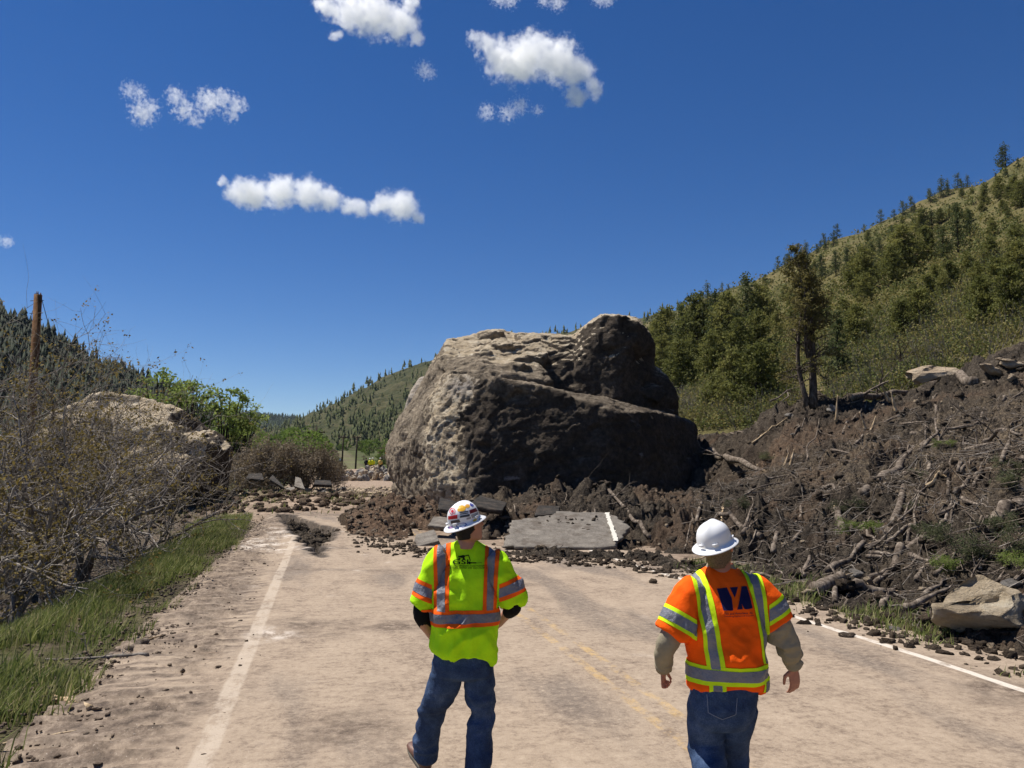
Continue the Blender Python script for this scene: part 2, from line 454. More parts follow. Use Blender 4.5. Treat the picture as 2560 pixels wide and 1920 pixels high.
base = m.ramp(k, (.36, (.105, .078, .057)), (.43, (.20, .15, .11)), (.50, (.305, .236, .172)), (.60, (.375, .296, .218)), (.68, (.43, .347, .26)))
base = m.mix(m.math('MULTIPLY', m.attr('dark'), m.sstep(fine, .72, .50)), base, m.ramp(fine, (.3, (.060, .050, .043)), (.7, (.17, .14, .12))))
base = m.mix(m.math('MULTIPLY', m.attr('dirt'), m.sstep(m.noise(2.6, 6, .7), .28, .52)), base, m.ramp(m.noise(7, 8, .78), (.36, (.060, .044, .033)), (.50, (.15, .112, .083)), (.64, (.30, .235, .175))))
base = m.mix(m.math('MULTIPLY', m.attr('pale'), m.sstep(m.noise(3.4, 7, .75, m.map(O, (1, .6, 1))), .42, .62)), base, (.54, .47, .40))
wt = m.noise(3.2, 7, .8, m.map(O, (1.3, .8, 1)))
def line(t0, w, thr, sft=.02):
    q = m.math('ABSOLUTE', m.math('SUBTRACT', m.math('ADD', X[0], m.math('MULTIPLY', m.math('SUBTRACT', m.noise(1.6, 3), .5), .05)), t0))
    return m.math('MULTIPLY', m.sstep(q, w + sft, w - sft), m.sstep(wt, thr + .14, thr - .05))
base = m.mix(m.math('MULTIPLY', line(-.82, .085, .50), m.math('MULTIPLY', m.sstep(X[1], 31, 26), .7)), base, (.45, .375, .295))
base = m.mix(line(6.55, .055, .55, .012), base, (.56, .50, .425))
yl = m.math('ADD', line(2.76, .055, .43), line(3.02, .055, .40), clamp=True)
base = m.mix(m.math('MULTIPLY', yl, .6), base, (.50, .33, .13))
base = m.mix(m.attr('pit'), base, m.ramp(fine, (.34, (.030, .025, .022)), (.52, (.075, .062, .052)), (.66, (.17, .14, .115))))
base = m.mix(m.attr('crk'), base, (.028, .023, .02))
base = m.mix(m.math('MULTIPLY', m.sstep(grit, .62, .70), .45), base, (.62, .55, .47))
base = m.mix(m.math('MULTIPLY', m.sstep(grit, .38, .30), .6), base, (.06, .045, .035))
m.put('Base Color', base)
m.bump(m.math('MULTIPLY_ADD', fine, .8, m.math('MULTIPLY', tread, .7)), .45, .025)
road = mb.build('road', m_road.m); road.rotation_euler = (0, 0, RA); road.location = (0, 0, .006)
tag(road, 'dusty tan two lane road with worn white and yellow lines', kind='structure')

# ---- the slide itself
x, y, F = polar(-15, 46, 900, 7.5, 62, 760, .85)
z, d = debris_z(x, y)
keep = d > -.12
F = F[keep[F].any(1)]
red = np.exp(-((x + 4) / 2.6) ** 2 - ((y - 26) / 5.5) ** 2) * 1.2 + .4 * np.exp(-((x - 9.5) / 2.5) ** 2 - ((y - 32) / 3) ** 2) + .5 * sst(.62, .95, fbm(P3(x, y, 0, .3), 3, 61) + .55)
s_, t_ = st(x, y)
th = sst(9.0, 13, t_ - .22 * (s_ - 8)) * sst(30, 20, s_) + .8 * sst(.5, .05, d) * sst(14, 10, y) + .45 * sst(.1, .5, fbm(P3(x, y, 0, .25), 3, 62))
mb = MB(); mb.add(np.stack((x, y, z), -1), F, red=np.clip(red, 0, 1), thatch=np.clip(th, 0, 1))
deb = mb.build('landslide', m_soil.m)
tag(deb, 'dark churned soil of the landslide heaped across the road', kind='structure')
# ================================================================== boulders
def facet(V, N, rng, count, rmin, rmax, depth, tilt=.35):
    """break flat faces off a rock: clamp the surface behind many tilted planes"""
    for k in range(count):
        c = rng.integers(len(V)); r = rmin * (rmax / rmin) ** rng.random()
        n = N[c] + tilt * rng.normal(size=3); n /= np.linalg.norm(n)
        dv = V - V[c]; dist = np.linalg.norm(dv, axis=1)
        h = dv @ n + depth * r * (.3 + .7 * rng.random())
        w = sst(1.0, .8, dist / r)
        V = V - n * (np.maximum(h, 0) * w)[:, None]
    return V
def boulder_mesh(name, hulls, voxel, amp, seed, cuts=90, big_r=3.2, it=5):
    mb = MB()
    for h in hulls:
        V, F = hull(h); mb.add(V, None, F)
    me = remesh(mb.mesh(name), voxel, it, .5)
    V = coords(me); N = normals(me)
    rng = np.random.default_rng(seed)
    q = V + .5 * np.stack([fbm(V * .4, 3, seed + 90 + k) for k in range(3)], -1)
    V = V + N * (amp * .30 * fbm(q * .55, 3, seed, .5))[:, None]
    V = facet(V, N, rng, cuts, big_r * .22, big_r, .075, .26)
    setco(me, V); N = normals(me)
    V = facet(V, N, rng, cuts * 6, big_r * .07, big_r * .28, .14, .5)
    q = V + .15 * np.stack([fbm(V * 1.4, 2, seed + 80 + k) for k in range(3)], -1)
    N = normals(me); crack = sst(.80, .97, ridged(q * np.array((.55, .55, .9)), 1, seed + 8)) + .6 * sst(.82, .97, ridged(q * np.array((1.5, 1.5, 2.2)), 1, seed + 12))
    V = V + N * (amp * (.17 * ridged(q * np.array((1.3, 1.3, 1.0)), 5, seed + 1, .62) + .10 * fbm(V * 4.2, 4, seed + 2, .65) - .12 * crack))[:, None]
    setco(me, V)
    return me
def pts(L): return [at(u, v, Y) for u, v, Y in L]
A = pts([(1105, 1300, 33.6), (1180, 1305, 32.2), (1450, 1310, 31.4), (1640, 1310, 32.8), (1783, 1275, 37),
         (1128, 935, 34.6), (1244, 944, 33.0), (1357, 966, 32.5), (1419, 998, 32.3), (1536, 1033, 32.2), (1590, 1032, 33.0), (1650, 1032, 34.6), (1735, 1058, 38), (1754, 1135, 37.6),
         (1066, 1094, 34.3), (1078, 1180, 33.9), (966, 1120, 39.6), (968, 1165, 39.3), (1000, 1281, 38.4), (990, 1050, 41), (1036, 990, 40.5), (1090, 935, 38.5),
         (1010, 1050, 46), (1700, 1050, 47), (1020, 1310, 45), (1779, 1310, 46)])
B = pts([(1118, 851, 39), (1108, 875, 38), (1088, 915, 37.8), (1186, 835, 40.6), (1257, 826, 41.5), (1303, 866, 38.4), (1350, 925, 36.2), (1385, 958, 35.3), (1126, 925, 36), (1244, 936, 34.8),
         (1066, 950, 39.5), (1036, 990, 41), (1140, 850, 45), (1300, 842, 45), (1066, 1110, 38), (1390, 1100, 36), (1300, 1100, 45)])
C1 = pts([(1440, 846, 38.2), (1475, 812, 37.6), (1511, 786, 37.2), (1546, 788, 36.9), (1588, 800, 37.1), (1596, 815, 37.0), (1624, 834, 37.9), (1632, 862, 38.2), (1628, 908, 38.0),
          (1420, 972, 37.0), (1540, 1004, 36.4), (1500, 790, 46), (1590, 800, 46), (1630, 870, 47), (1420, 850, 46), (1420, 1150, 37), (1630, 1150, 38.4), (1630, 1150, 46)])
C3 = pts([(1600, 935, 37.6), (1632, 915, 38.6), (1670, 946, 38.6), (1690, 1000, 38.6), (1580, 1006, 37.0), (1600, 930, 45), (1640, 925, 46), (1690, 1000, 47), (1580, 1150, 38), (1690, 1150, 38.6), (1690, 1150, 46), (1580, 1150, 46)])
C2 = pts([(1290, 835, 39.0), (1378, 843, 38.4), (1440, 845, 38.2), (1460, 846, 38.2), (1330, 905, 37.4), (1395, 960, 36.8), (1450, 980, 36.8), (1270, 840, 46), (1440, 844, 46), (1350, 1150, 37), (1460, 1150, 37), (1350, 1150, 46), (1460, 1150, 46)])
_r = np.random.default_rng(44)
LUMPS = []
for u, v, Y, r0 in ((1268, 878, 38.3, .95), (1200, 902, 37.4, .85), (1325, 905, 37.2, .9), (1150, 885, 38.6, .7), (1230, 850, 40.0, .8), (1290, 925, 35.9, .65), (1170, 930, 36.3, .6), (1620, 985, 37.6, .8), (1575, 860, 38.0, .7)):
    c = at(u, v, Y); d = _r.normal(size=(14, 3)); d /= np.linalg.norm(d, axis=1)[:, None]
    LUMPS.append(c + d * r0 * np.array((1.2, 1, .75)) * _r.uniform(.75, 1.1, (14, 1)))
me = boulder_mesh('boulder', (A, B, C1, C2, C3, *LUMPS), .075, .55, 17, 42, 2.1, 1)
V = coords(me); N = normals(me)
def px(V):
    """photo pixel of a point, used only to read where the pale scars on the rock lie"""
    ca, sa = math.cos(PITCH), math.sin(PITCH)
    dy, dz = V[:, 1], V[:, 2] - CAM_H
    w = dy * ca + dz * sa; b = -dy * sa + dz * ca
    return 1280 + FPX * V[:, 0] / w, 960 - FPX * b / w
# pale sandstone scars, laid out on the rock in metres (x across, z up)
cx = V[:, 0]; cz = V[:, 2]
def spot(u, v, Y, ru, rv, ang=0.0):
    p = at(u, v, Y); k = Y / FPX
    a, b = (cx - p[0]) / (ru * k), (cz - p[2]) / (rv * k)
    c, s = math.cos(ang), math.sin(ang)
    a, b = a * c + b * s, (-a * s + b * c) * 1.0
    return np.exp(-(a * a + b * b))
jn = fbm(V * .9, 4, 71); jf = fbm(V * np.array((3, 3, 5.5)), 4, 72)
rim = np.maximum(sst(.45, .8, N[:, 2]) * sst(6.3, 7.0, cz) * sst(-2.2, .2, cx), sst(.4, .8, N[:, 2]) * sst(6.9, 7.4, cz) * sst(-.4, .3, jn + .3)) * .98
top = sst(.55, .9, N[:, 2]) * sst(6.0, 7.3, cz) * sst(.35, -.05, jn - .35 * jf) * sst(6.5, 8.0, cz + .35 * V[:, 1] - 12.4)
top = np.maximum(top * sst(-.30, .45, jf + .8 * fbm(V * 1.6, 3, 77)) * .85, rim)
front = sst(.2, -.3, N[:, 1])
cream = 1.15 * spot(1105, 1110, 34, 52, 170, -.05) + .60 * spot(1130, 990, 35, 60, 60) + .65 * spot(1165, 965, 35, 45, 24) + .6 * spot(1125, 1200, 34, 50, 60) + .35 * spot(1010, 1120, 38, 40, 90)
cream = cream * sst(-.40, .55, jf + .55 * jn + .20)
cream = cream + .5 * sst(.3, .62, jf * .8 + jn * .4) * sst(1.0, -2.8, cx) * sst(4.2, 6.5, cz)
cream = np.clip(cream, 0, 1) * (1 - 0 * front)
scar = .75 * spot(1280, 1195, 32.3, 30, 9, .45) + .5 * spot(1440, 1200, 32, 14, 10, .8) + .6 * spot(1596, 1014, 34.5, 24, 8, -.3) + .55 * spot(1600, 1140, 33, 12, 18) + .5 * spot(1515, 905, 38, 26, 12) + .5 * spot(1435, 1120, 32, 6, 20, .5) + .35 * spot(1240, 1090, 33, 30, 60) * (jf > .0)
scar = np.clip(scar * sst(-.3, .3, jf + .2), 0, 1)
grey = .7 * spot(1160, 970, 35, 40, 30)
setattr_f(me, 'cream', np.clip(np.maximum(cream, .98 * top), 0, 1)); setattr_f(me, 'scar', scar); setattr_f(me, 'grey', grey)
lt = np.clip(np.maximum(sst(-1.2, -3.6, cx + .7 * jn + .3 * (cz - 3)), sst(4.3, 5.6, cz + .8 * jn) * sst(2.6, -.6, cx)) + .55 * sst(.55, .85, N[:, 2]), 0, 1)  # sunlight painted into the dirt colour: left, upper-left and upward faces lighter
setattr_f(me, 'tan_or_sunlit', lt)
def rock_mat(name, dirt=((.027, .021, .0165), (.080, .063, .048), (.18, .145, .11)), stone=((.27, .20, .125), (.52, .42, .29), (.70, .62, .48))):
    m = MT(name, rough=.93, spec=.12)
    n1 = m.noise(.8, 7, .65); n2 = m.noise(5, 8, .7); n3 = m.noise(2.2, 8, .75, m.map(m.obj(), (1, 1, 2.6)))
    d = m.ramp(m.math('MULTIPLY_ADD', n2, .6, m.math('MULTIPLY', n1, .4)), (.32, dirt[0]), (.50, dirt[1]), (.68, dirt[2]))
    d = m.mix(m.math('MULTIPLY', m.attr('tan_or_sunlit'), m.sstep(n1, .30, .55)), d, m.ramp(m.math('MULTIPLY_ADD', n2, .6, m.math('MULTIPLY', n3, .4)), (.34, (.125, .098, .070)), (.48, (.28, .225, .162)), (.62, (.44, .365, .27))))
    s = m.ramp(m.math('MULTIPLY_ADD', n3, .65, m.math('MULTIPLY', n1, .35)), (.34, stone[0]), (.50, stone[1]), (.64, stone[2]))
    s = m.mix(m.attr('grey'), s, m.ramp(n3, (.35, (.22, .20, .19)), (.62, (.45, .42, .40))))
    f = m.math('ADD', m.math('MULTIPLY', m.attr('cream'), 1.3), m.math('ADD', m.math('MULTIPLY', m.math('SUBTRACT', n2, .5), .15), m.math('MULTIPLY', m.math('SUBTRACT', n3, .5), 1.2)))
    col = m.mix(m.sstep(f, .42, .66), d, s)
    f2 = m.math('ADD', m.attr('scar'), m.math('MULTIPLY', m.math('SUBTRACT', n3, .5), 1.2))
    col = m.mix(m.math('MULTIPLY', m.sstep(f2, .35, .7), .8), col, (.40, .36, .33))
    m.put('Base Color', col)
    m.bump(m.math('ADD', n3, m.math('MULTIPLY', m.noise(11, 8, .75), .7)), 1.0, .20)
    return m
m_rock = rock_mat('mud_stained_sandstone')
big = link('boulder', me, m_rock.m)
tag(big, 'enormous dark mud-stained sandstone boulder with pale top blocking the road', 'boulder', 'house-sized boulders')

# boulder behind the bare bushes on the left
D = pts([(60, 1130, 44), (120, 1030, 46), (230, 985, 48), (330, 984, 49), (410, 1000, 48), (470, 1045, 46), (560, 1090, 45), (580, 1115, 45.5), (572, 1190, 46), (540, 1300, 47),
         (90, 1320, 40), (250, 1320, 39), (400, 1310, 40.5), (430, 1150, 41), (380, 1075, 43), (250, 1040, 44), (500, 1095, 43.8), (300, 1000, 56), (560, 1120, 55), (100, 1100, 55), (560, 1300, 55), (90, 1300, 55)])
me2 = boulder_mesh('boulder', (D,), .12, .55, 23, 90, 3.0)
V = coords(me2); N = normals(me2)
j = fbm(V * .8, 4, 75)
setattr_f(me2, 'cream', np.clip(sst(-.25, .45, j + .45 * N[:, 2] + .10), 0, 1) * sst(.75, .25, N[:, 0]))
b2 = link('boulder', me2, m_rock.m)
tag(b2, 'second huge tan boulder behind the bare bushes on the left', 'boulder', 'house-sized boulders')

# pale block standing behind the big boulder's left shoulder
E = pts([(1010, 1040, 49), (1022, 985, 50), (1050, 945, 51), (1078, 938, 51), (1090, 950, 52), (1100, 1050, 49), (1010, 1040, 57), (1050, 945, 57), (1100, 945, 57), (1000, 1250, 50), (1110, 1250, 49), (1000, 1250, 57), (1110, 1250, 57)])
me3 = boulder_mesh('boulder', (E,), .14, .25, 29, 14, 2.5)
setattr_f(me3, 'cream', np.ones(len(me3.vertices))); setattr_f(me3, 'grey', np.full(len(me3.vertices), .55))
b3 = link('boulder', me3, m_rock.m)
tag(b3, 'smooth grey slab of rock leaning behind the left shoulder of the enormous boulder', 'boulder', 'house-sized boulders')
# ================================================================== hills
def hill_z(x, y):
    s, t = st(x, y)
    T = 335 + 60 * np.sin(s * .006 + 1.0) + 35 * np.sin(s * .017)
    te = np.minimum(t, T) + .25 * np.maximum(t - T, 0) - .0006 * np.maximum(t - T, 0) ** 2
    z = slide_rise(te)
    far = sst(35, 120, t)
    z = z + far * (7 * fbm(P3(s, t, 0, .012), 3, 101) + 2.0 * fbm(P3(s, t, 0, .05), 3, 102)) + .35 * fbm(P3(x, y, 0, .25), 3, 103) * sst(12, 30, t)
    return z - .12
def march(u, v, fn, y0=12.0, y1=3000.0):
    """where the sight line through a pixel meets the surface fn(x, y)"""
    p = at(u, v, 1.0)
    for n_ in (260, 24):
        k = np.geomspace(y0, y1, n_)
        xs, zs = p[0] * k, CAM_H + (p[2] - CAM_H) * k
        h = zs - fn(xs, k)
        if not (h < 0).any(): return None
        i = int(np.argmax(h < 0))
        if i: y0, y1 = k[i - 1], k[i]
    a = h[i - 1] / (h[i - 1] - h[i] + 1e-9) if i else 0
    q = k[max(i - 1, 0)] * (1 - a) + k[i] * a
    return np.array((p[0] * q, q, float(fn(np.array([p[0] * q]), np.array([q]))[0])))
m_hill = MT('hillside_scrub_ground', rough=.95, spec=.05)
m = m_hill
n1 = m.noise(.022, 5, .6); n2 = m.noise(.16, 6, .7); n3 = m.noise(1.3, 5, .7)
k = m.math('MULTIPLY_ADD', n1, .45, m.math('MULTIPLY_ADD', n2, .35, m.math('MULTIPLY', n3, .2)))
c = m.ramp(k, (.34, (.042, .046, .018)), (.45, (.085, .082, .032)), (.53, (.135, .115, .050)), (.62, (.165, .125, .070)), (.72, (.09, .085, .04)))
m.put('Base Color', c); m.bump(m.math('ADD', n3, n2), 1.0, .5)
s1 = np.concatenate((np.linspace(-45, 90, 240), 90 + 1500 * np.linspace(.004, 1, 330) ** 1.6))
t1 = np.concatenate((np.linspace(8.5, 60, 150), 60 + 640 * np.linspace(.004, 1, 260) ** 1.3))
Sm, Tm = np.meshgrid(s1, t1, indexing='ij')
x, y = xy(Sm.ravel(), Tm.ravel())
z = hill_z(x, y) - .75 * sst(-.2, 1.2, polydist(x, y, DEBRIS))
mb = MB(); mb.add(np.stack((x, y, z), -1), grid(len(s1), len(t1))[:, ::-1])
tag(mb.build('hillside', m_hill.m), 'steep scrub covered hillside right of the road', kind='structure')

def range_mesh(name, crest, Yfoot, zfoot, mat, label, nu=260, nb=120, rough=.05, seed=1, back=400):
    """a mountain side: from a foot line on the valley floor up to a crest line and down its far side"""
    cr = np.array([at(u, v, Y) for u, v, Y in crest])
    us = np.linspace(0, 1, nu) * (len(cr) - 1)
    C = np.stack([np.interp(us, np.arange(len(cr)), cr[:, k]) for k in range(3)], -1)
    dirn = C[:, :2] / np.linalg.norm(C[:, :2], axis=1)[:, None]
    b = np.concatenate((np.linspace(0, 1, nb), 1 + np.linspace(.03, 1, 14)))
    R = np.linalg.norm(C[:, :2], axis=1)
    yf = np.interp(us, np.linspace(0, len(cr) - 1, len(Yfoot)), Yfoot)
    V = []
    for q in b:
        if q <= 1:
            rr = yf + (R - yf) * q; zz = zfoot + (C[:, 2] - zfoot) * (.9 * q + .1 * q * q)
        else:
            rr = R + back * (q - 1); zz = C[:, 2] - (C[:, 2] - zfoot) * .8 * (q - 1) ** 1.3
        V.append(np.stack((dirn[:, 0] * rr, dirn[:, 1] * rr, zz), -1))
    V = np.vstack(V)
    amp = np.repeat(np.minimum(b * 3, 1) * np.where(b <= 1, 1 - .75 * sst(.75, 1, b), .4), nu)
    sc = 1 / (R.mean() * .09)
    V[:, 2] += amp * R.mean() * rough * (.7 * ridged(P3(V[:, 0], V[:, 1], 0, sc), 3, seed) + .3 * fbm(P3(V[:, 0], V[:, 1], 0, sc * 5), 3, seed + 5))
    mb = MB(); mb.add(V, grid(len(b), nu)[:, ::-1])
    o = mb.build(name, mat); tag(o, label, kind='structure')
    return V.reshape(len(b), nu, 3)[:nb]
def hill_mat(name, stops, sc):
    m = MT(name, rough=.95, spec=.05)
    k = m.math('MULTIPLY_ADD', m.noise(sc, 6, .65), .6, m.math('MULTIPLY', m.noise(sc * 8, 5, .7), .4))
    m.put('Base Color', m.ramp(k, *stops)); m.bump(m.noise(sc * 8, 5, .7), .7, .6 / sc * .1)
    return m.m
MTN = range_mesh('mountain', [(560, 1096, 1500), (660, 1086, 1450), (700, 1080, 1400), (742, 1064, 1350), (800, 1037, 1300), (860, 1004, 1250), (960, 944, 1200), (1080, 904, 1150), (1200, 872, 1100), (1320, 850, 1080), (1500, 818, 1050), (1590, 803, 1000), (1640, 790, 980), (1700, 781, 950), (1780, 775, 900), (1900, 770, 850)],
                 [900, 700, 620, 600, 600, 600, 560, 560, 560], 9,
                 hill_mat('mountain_meadow', ((.34, (.028, .034, .018)), (.46, (.052, .055, .026)), (.56, (.085, .077, .040)), (.70, (.11, .095, .062))), .012), 'green and tan mountain across the valley', seed=111, rough=.02)
RDG = range_mesh('far_ridge', [(300, 985, 3000), (450, 1012, 3000), (560, 1028, 3000), (640, 1038, 3000), (740, 1046, 3000), (830, 1062, 3000), (1000, 1085, 3000)], [1900, 1900], 25,
                 hill_mat('far_forest', ((.35, (.022, .034, .016)), (.55, (.036, .046, .022)), (.7, (.060, .062, .035))), .012), 'dark forested ridge closing the far end of the valley', seed=121, rough=.006, back=900)
LFT = range_mesh('left_hill', [(-420, 560, 420), (-200, 695, 440), (0, 800, 470), (60, 832, 480), (120, 858, 490), (180, 895, 500), (235, 925, 510), (300, 935, 520), (400, 992, 530), (480, 1045, 540), (560, 1092, 560), (640, 1130, 580)], [170, 200, 250, 320, 420], -2,
                 hill_mat('left_hill_forest_floor', ((.35, (.018, .024, .012)), (.55, (.035, .042, .020)), (.7, (.08, .075, .045))), .03), 'dark forested hill rising on the left', seed=131, rough=.012, back=200)
# ================================================================== vegetation
RNG = np.random.default_rng(5)
def leaf_mat(name, c0, c1, c2, sc=.8, transl=.42):
    m = MT(name, rough=.75, spec=.15)
    k = m.math('ADD', m.math('MULTIPLY_ADD', m.noise(sc, 3, .6), .75, m.math('MULTIPLY', m.noise(sc * 9, 2, .6), .35)), m.math('MULTIPLY', m.math('SUBTRACT', m.rnd(), .5), .16))
    col = m.ramp(k, (.36, c0), (.54, c1), (.74, c2))
    m.put('Base Color', col)
    tr = m.nt.nodes.new('ShaderNodeBsdfTranslucent'); m.set(tr.inputs[0], col)
    mx = m.nt.nodes.new('ShaderNodeMixShader'); mx.inputs[0].default_value = transl
    m.nt.links.new(m.b.outputs[0], mx.inputs[1]); m.nt.links.new(tr.outputs[0], mx.inputs[2])
    m.nt.links.new(mx.outputs[0], m.nt.nodes['Material Output'].inputs[0])
    return m.m
def bark_mat(name, c0, c1, c2):
    m = MT(name, rough=.95, spec=.08)
    n = m.noise(9, 6, .7, m.map(m.obj(), (1, 1, .35)))
    m.put('Base Color', m.ramp(n, (.34, c0), (.5, c1), (.66, c2))); m.bump(n, .8, .03)
    return m.m
M_JUN = leaf_mat('juniper_foliage', (.070, .080, .022), (.150, .155, .042), (.25, .235, .072), .7)
M_PINE = leaf_mat('pine_needles', (.036, .050, .022), (.080, .100, .036), (.15, .16, .058), .5)
M_OAK = leaf_mat('scrub_oak_leaves', (.095, .095, .030), (.17, .155, .050), (.27, .225, .08), .5, .35)
M_OAKG = leaf_mat('scrub_green_leaves', (.065, .080, .024), (.125, .14, .042), (.20, .20, .07), .5, .35)
M_BUD = leaf_mat('bush_buds', (.11, .085, .028), (.20, .150, .045), (.30, .225, .07), 1.2, .35)
M_COT = leaf_mat('cottonwood_leaves', (.11, .155, .035), (.19, .245, .058), (.28, .335, .09), .4, .5)
M_WIL = leaf_mat('valley_tree_leaves', (.085, .125, .026), (.145, .21, .042), (.22, .29, .07), .12, .4)
M_BRN = leaf_mat('thicket_twigs', (.10, .077, .05), (.18, .14, .092), (.28, .225, .15), .8, .25)
M_GRY = bark_mat('grey_bare_twigs', (.10, .085, .07), (.20, .175, .15), (.33, .29, .25))
M_BARK = bark_mat('dark_bark', (.018, .013, .010), (.045, .034, .027), (.10, .08, .062))
M_BUSH = bark_mat('bush_bark', (.055, .045, .037), (.22, .19, .16), (.48, .435, .38))
def unit(a): return a / (np.linalg.norm(a, axis=-1, keepdims=True) + 1e-12)
def cards(mb, c, L, W, rng, bias=None, **at_):
    """leaf-sized faces at the points c, randomly turned"""
    n = len(c)
    d = rng.normal(size=(n, 3))
    if bias is not None: d = unit(d) + bias
    d = unit(d); e = unit(np.cross(d, rng.normal(size=(n, 3))))
    L = np.broadcast_to(L, (n,))[:, None] * .5 * rng.uniform(.6, 1.3, (n, 1)); W = np.broadcast_to(W, (n,))[:, None] * .5 * rng.uniform(.6, 1.3, (n, 1))
    V = np.stack((c - d * L, c + e * W, c + d * L, c - e * W), 1).reshape(-1, 3)
    mb.add(V, np.arange(4 * n).reshape(-1, 4), **at_)
def clumps(centres, rads, per, rng, flat=.7):
    """points spread through a set of leaf clumps"""
    n = len(centres)
    i = np.repeat(np.arange(n), per)
    p = unit(rng.normal(size=(len(i), 3))) * (rng.random((len(i), 1)) ** .5) * rads[i][:, None]
    p[:, 2] *= flat
    return centres[i] + p
def conifer(h, r, nb, per, leaf, rng, base=.12, droop=.15, power=.8, stems=0, lean=0.0, up=.2, sparse=0.0):
    cr, tk = MB(), MB()
    tr = h * .022
    zz = np.linspace(0, 1, 9); wob = rng.normal(size=(9, 2)) * h * .008
    tk.tube(np.stack((wob[:, 0] + lean * zz * h, wob[:, 1], zz * h * .97), -1), tr * (1.05 - zz) ** .8 + .006, 7)
    C, R = [], []
    for k in range(nb):
        q = base + (1 - base) * ((k + rng.random()) / nb)
        if rng.random() < sparse: continue
        env = r * (1 - (q - base) / (1 - base)) ** power * (.75 + .5 * rng.random()) + .04 * h * .3
        a = rng.random() * 2 * math.pi; z0 = q * h
        tip = np.array((math.cos(a) * env + lean * z0, math.sin(a) * env, z0 + up * env - droop * env * rng.random() * 2))
        o = np.array((lean * z0, 0, z0 - .02 * h))
        tk.tube([o, (o + tip) / 2 + np.array((0, 0, -.03 * env)), tip], (tr * .32 * (1.1 - q) + .008, tr * .2 * (1.1 - q) + .006, .005), 4, cap=False)
        m_ = max(2, int(2 + env / leaf * .55))
        for f in np.linspace(.35, 1.03, m_):
            C.append(o + (tip - o) * f + rng.normal(size=3) * leaf * .35); R.append(leaf * (.75 + .5 * rng.random()) * (1.15 - .35 * f))
    C = np.array(C); R = np.array(R)
    cards(cr, clumps(C, R, per, rng, .65), leaf * .55, leaf * .30, rng, np.array((0, 0, .25)))
    return cr, tk
def broadleaf(h, r, nc, per, leaf, rng, base=.25, flat=.75, limbs=7):
    cr, tk = MB(), MB()
    a = rng.random(nc) * 2 * math.pi; q = rng.random(nc)
    zc = base + (1 - base) * q
    env = r * np.sqrt(np.clip(1 - ((zc - (base + .45 * (1 - base))) / (.58 * (1 - base))) ** 2, .03, 1))
    rr = env * rng.random(nc) ** .45
    C = np.stack((np.cos(a) * rr, np.sin(a) * rr, zc * h), -1)
    R = r * rng.uniform(.16, .34, nc)
    cards(cr, clumps(C, R, per, rng, flat), leaf, leaf * .65, rng)
    tk.tube([(0, 0, -.2), (.02 * h, .01 * h, base * h), (.0, -.02 * h, .75 * h)], (h * .028, h * .02, h * .006), 6)
    for k in rng.choice(nc, min(limbs, nc), replace=False):
        z0 = h * (base * .6 + .3 * rng.random() * base)
        tk.tube([(0, 0, z0), C[k] * .55 + np.array((0, 0, z0 * .45)), C[k]], (h * .013, h * .008, h * .003), 4, cap=False)
    return cr, tk
def branchy(rng, start, d0, length, r0, depth, out, tips, bend=.35, kids=(3, 5), up=.12, shrink=.62, seg=6):
    """a crooked limb and its side branches, as poly-lines"""
    n = seg if depth > 0 else 4
    p = [np.array(start, float)]; d = np.array(d0, float); d /= np.linalg.norm(d)
    for k in range(n):
        d = d + rng.normal(size=3) * bend * .45 + np.array((0, 0, up * .35)); d /= np.linalg.norm(d)
        p.append(p[-1] + d * length / n)
    p = np.array(p); rr = r0 * np.linspace(1, .38, n + 1)
    out.append((p, rr, depth))
    if depth == 0:
        tips.append(p[-1]); tips.append(p[len(p) // 2]); return
    m_ = rng.integers(*kids) + 1
    for k in range(m_):
        f = .28 + .72 * (k + rng.random()) / m_
        i = min(int(f * n), n - 1); w = f * n - i
        b = p[i] * (1 - w) + p[i + 1] * w
        side = unit(np.cross(p[i + 1] - p[i], rng.normal(size=3)))
        dd = unit(p[i + 1] - p[i]) * rng.uniform(.35, .9) + side * rng.uniform(.6, 1.1)
        branchy(rng, b, dd, length * shrink * rng.uniform(.65, 1.15), max(rr[i] * .62, .0035), depth - 1, out, tips, bend, kids, up, shrink, seg)
def shrub(rng, stems, H, spread, r0, depth, kids=(3, 5), lean=(0, 0), bend=.35, up=.10):
    out, tips = [], []
    for k in range(stems):
        a = rng.random() * 2 * math.pi; sp = spread * rng.uniform(.3, 1)
        d = np.array((math.cos(a) * sp + lean[0], math.sin(a) * sp + lean[1], 1.0))
        branchy(rng, (rng.normal() * .12, rng.normal() * .12, -.15), d, H * rng.uniform(.5, .72), r0 * rng.uniform(.7, 1.1), depth, out, tips, bend, kids, up)
    mb = MB()
    for p, rr, dep in out: mb.tube(p, rr, 6 if dep >= 2 else (4 if dep == 1 else 3), cap=False)
    return mb, np.array(tips)
def plant(name, parts, loc, label, cat, group=None, rz=0.0, sc=1.0):
    """parts: list of (part name, mesh, material)"""
    e = empty(name, loc, rz, sc); tag(e, label, cat, group)
    for n, me, mat in parts: link(n, me, mat, e)
    return e
def kit(pair, names, mats):
    return [(n, b.mesh(n, n != 'crown'), m_) for n, b, m_ in zip(names, pair, mats)]
CT = ('crown', 'trunk')
r_ = np.random.default_rng(31)
K_PINE = [kit(conifer(10, 2.3, 70, 10, .74, r_, base=.16, power=.75, droop=.25), CT, (M_PINE, M_BARK)) for k in range(4)]
K_FIR = [kit(conifer(10, 2.5, 95, 9, .68, r_, base=.05, power=.95, droop=.5, up=.05), CT, (M_PINE, M_BARK)) for k in range(3)]
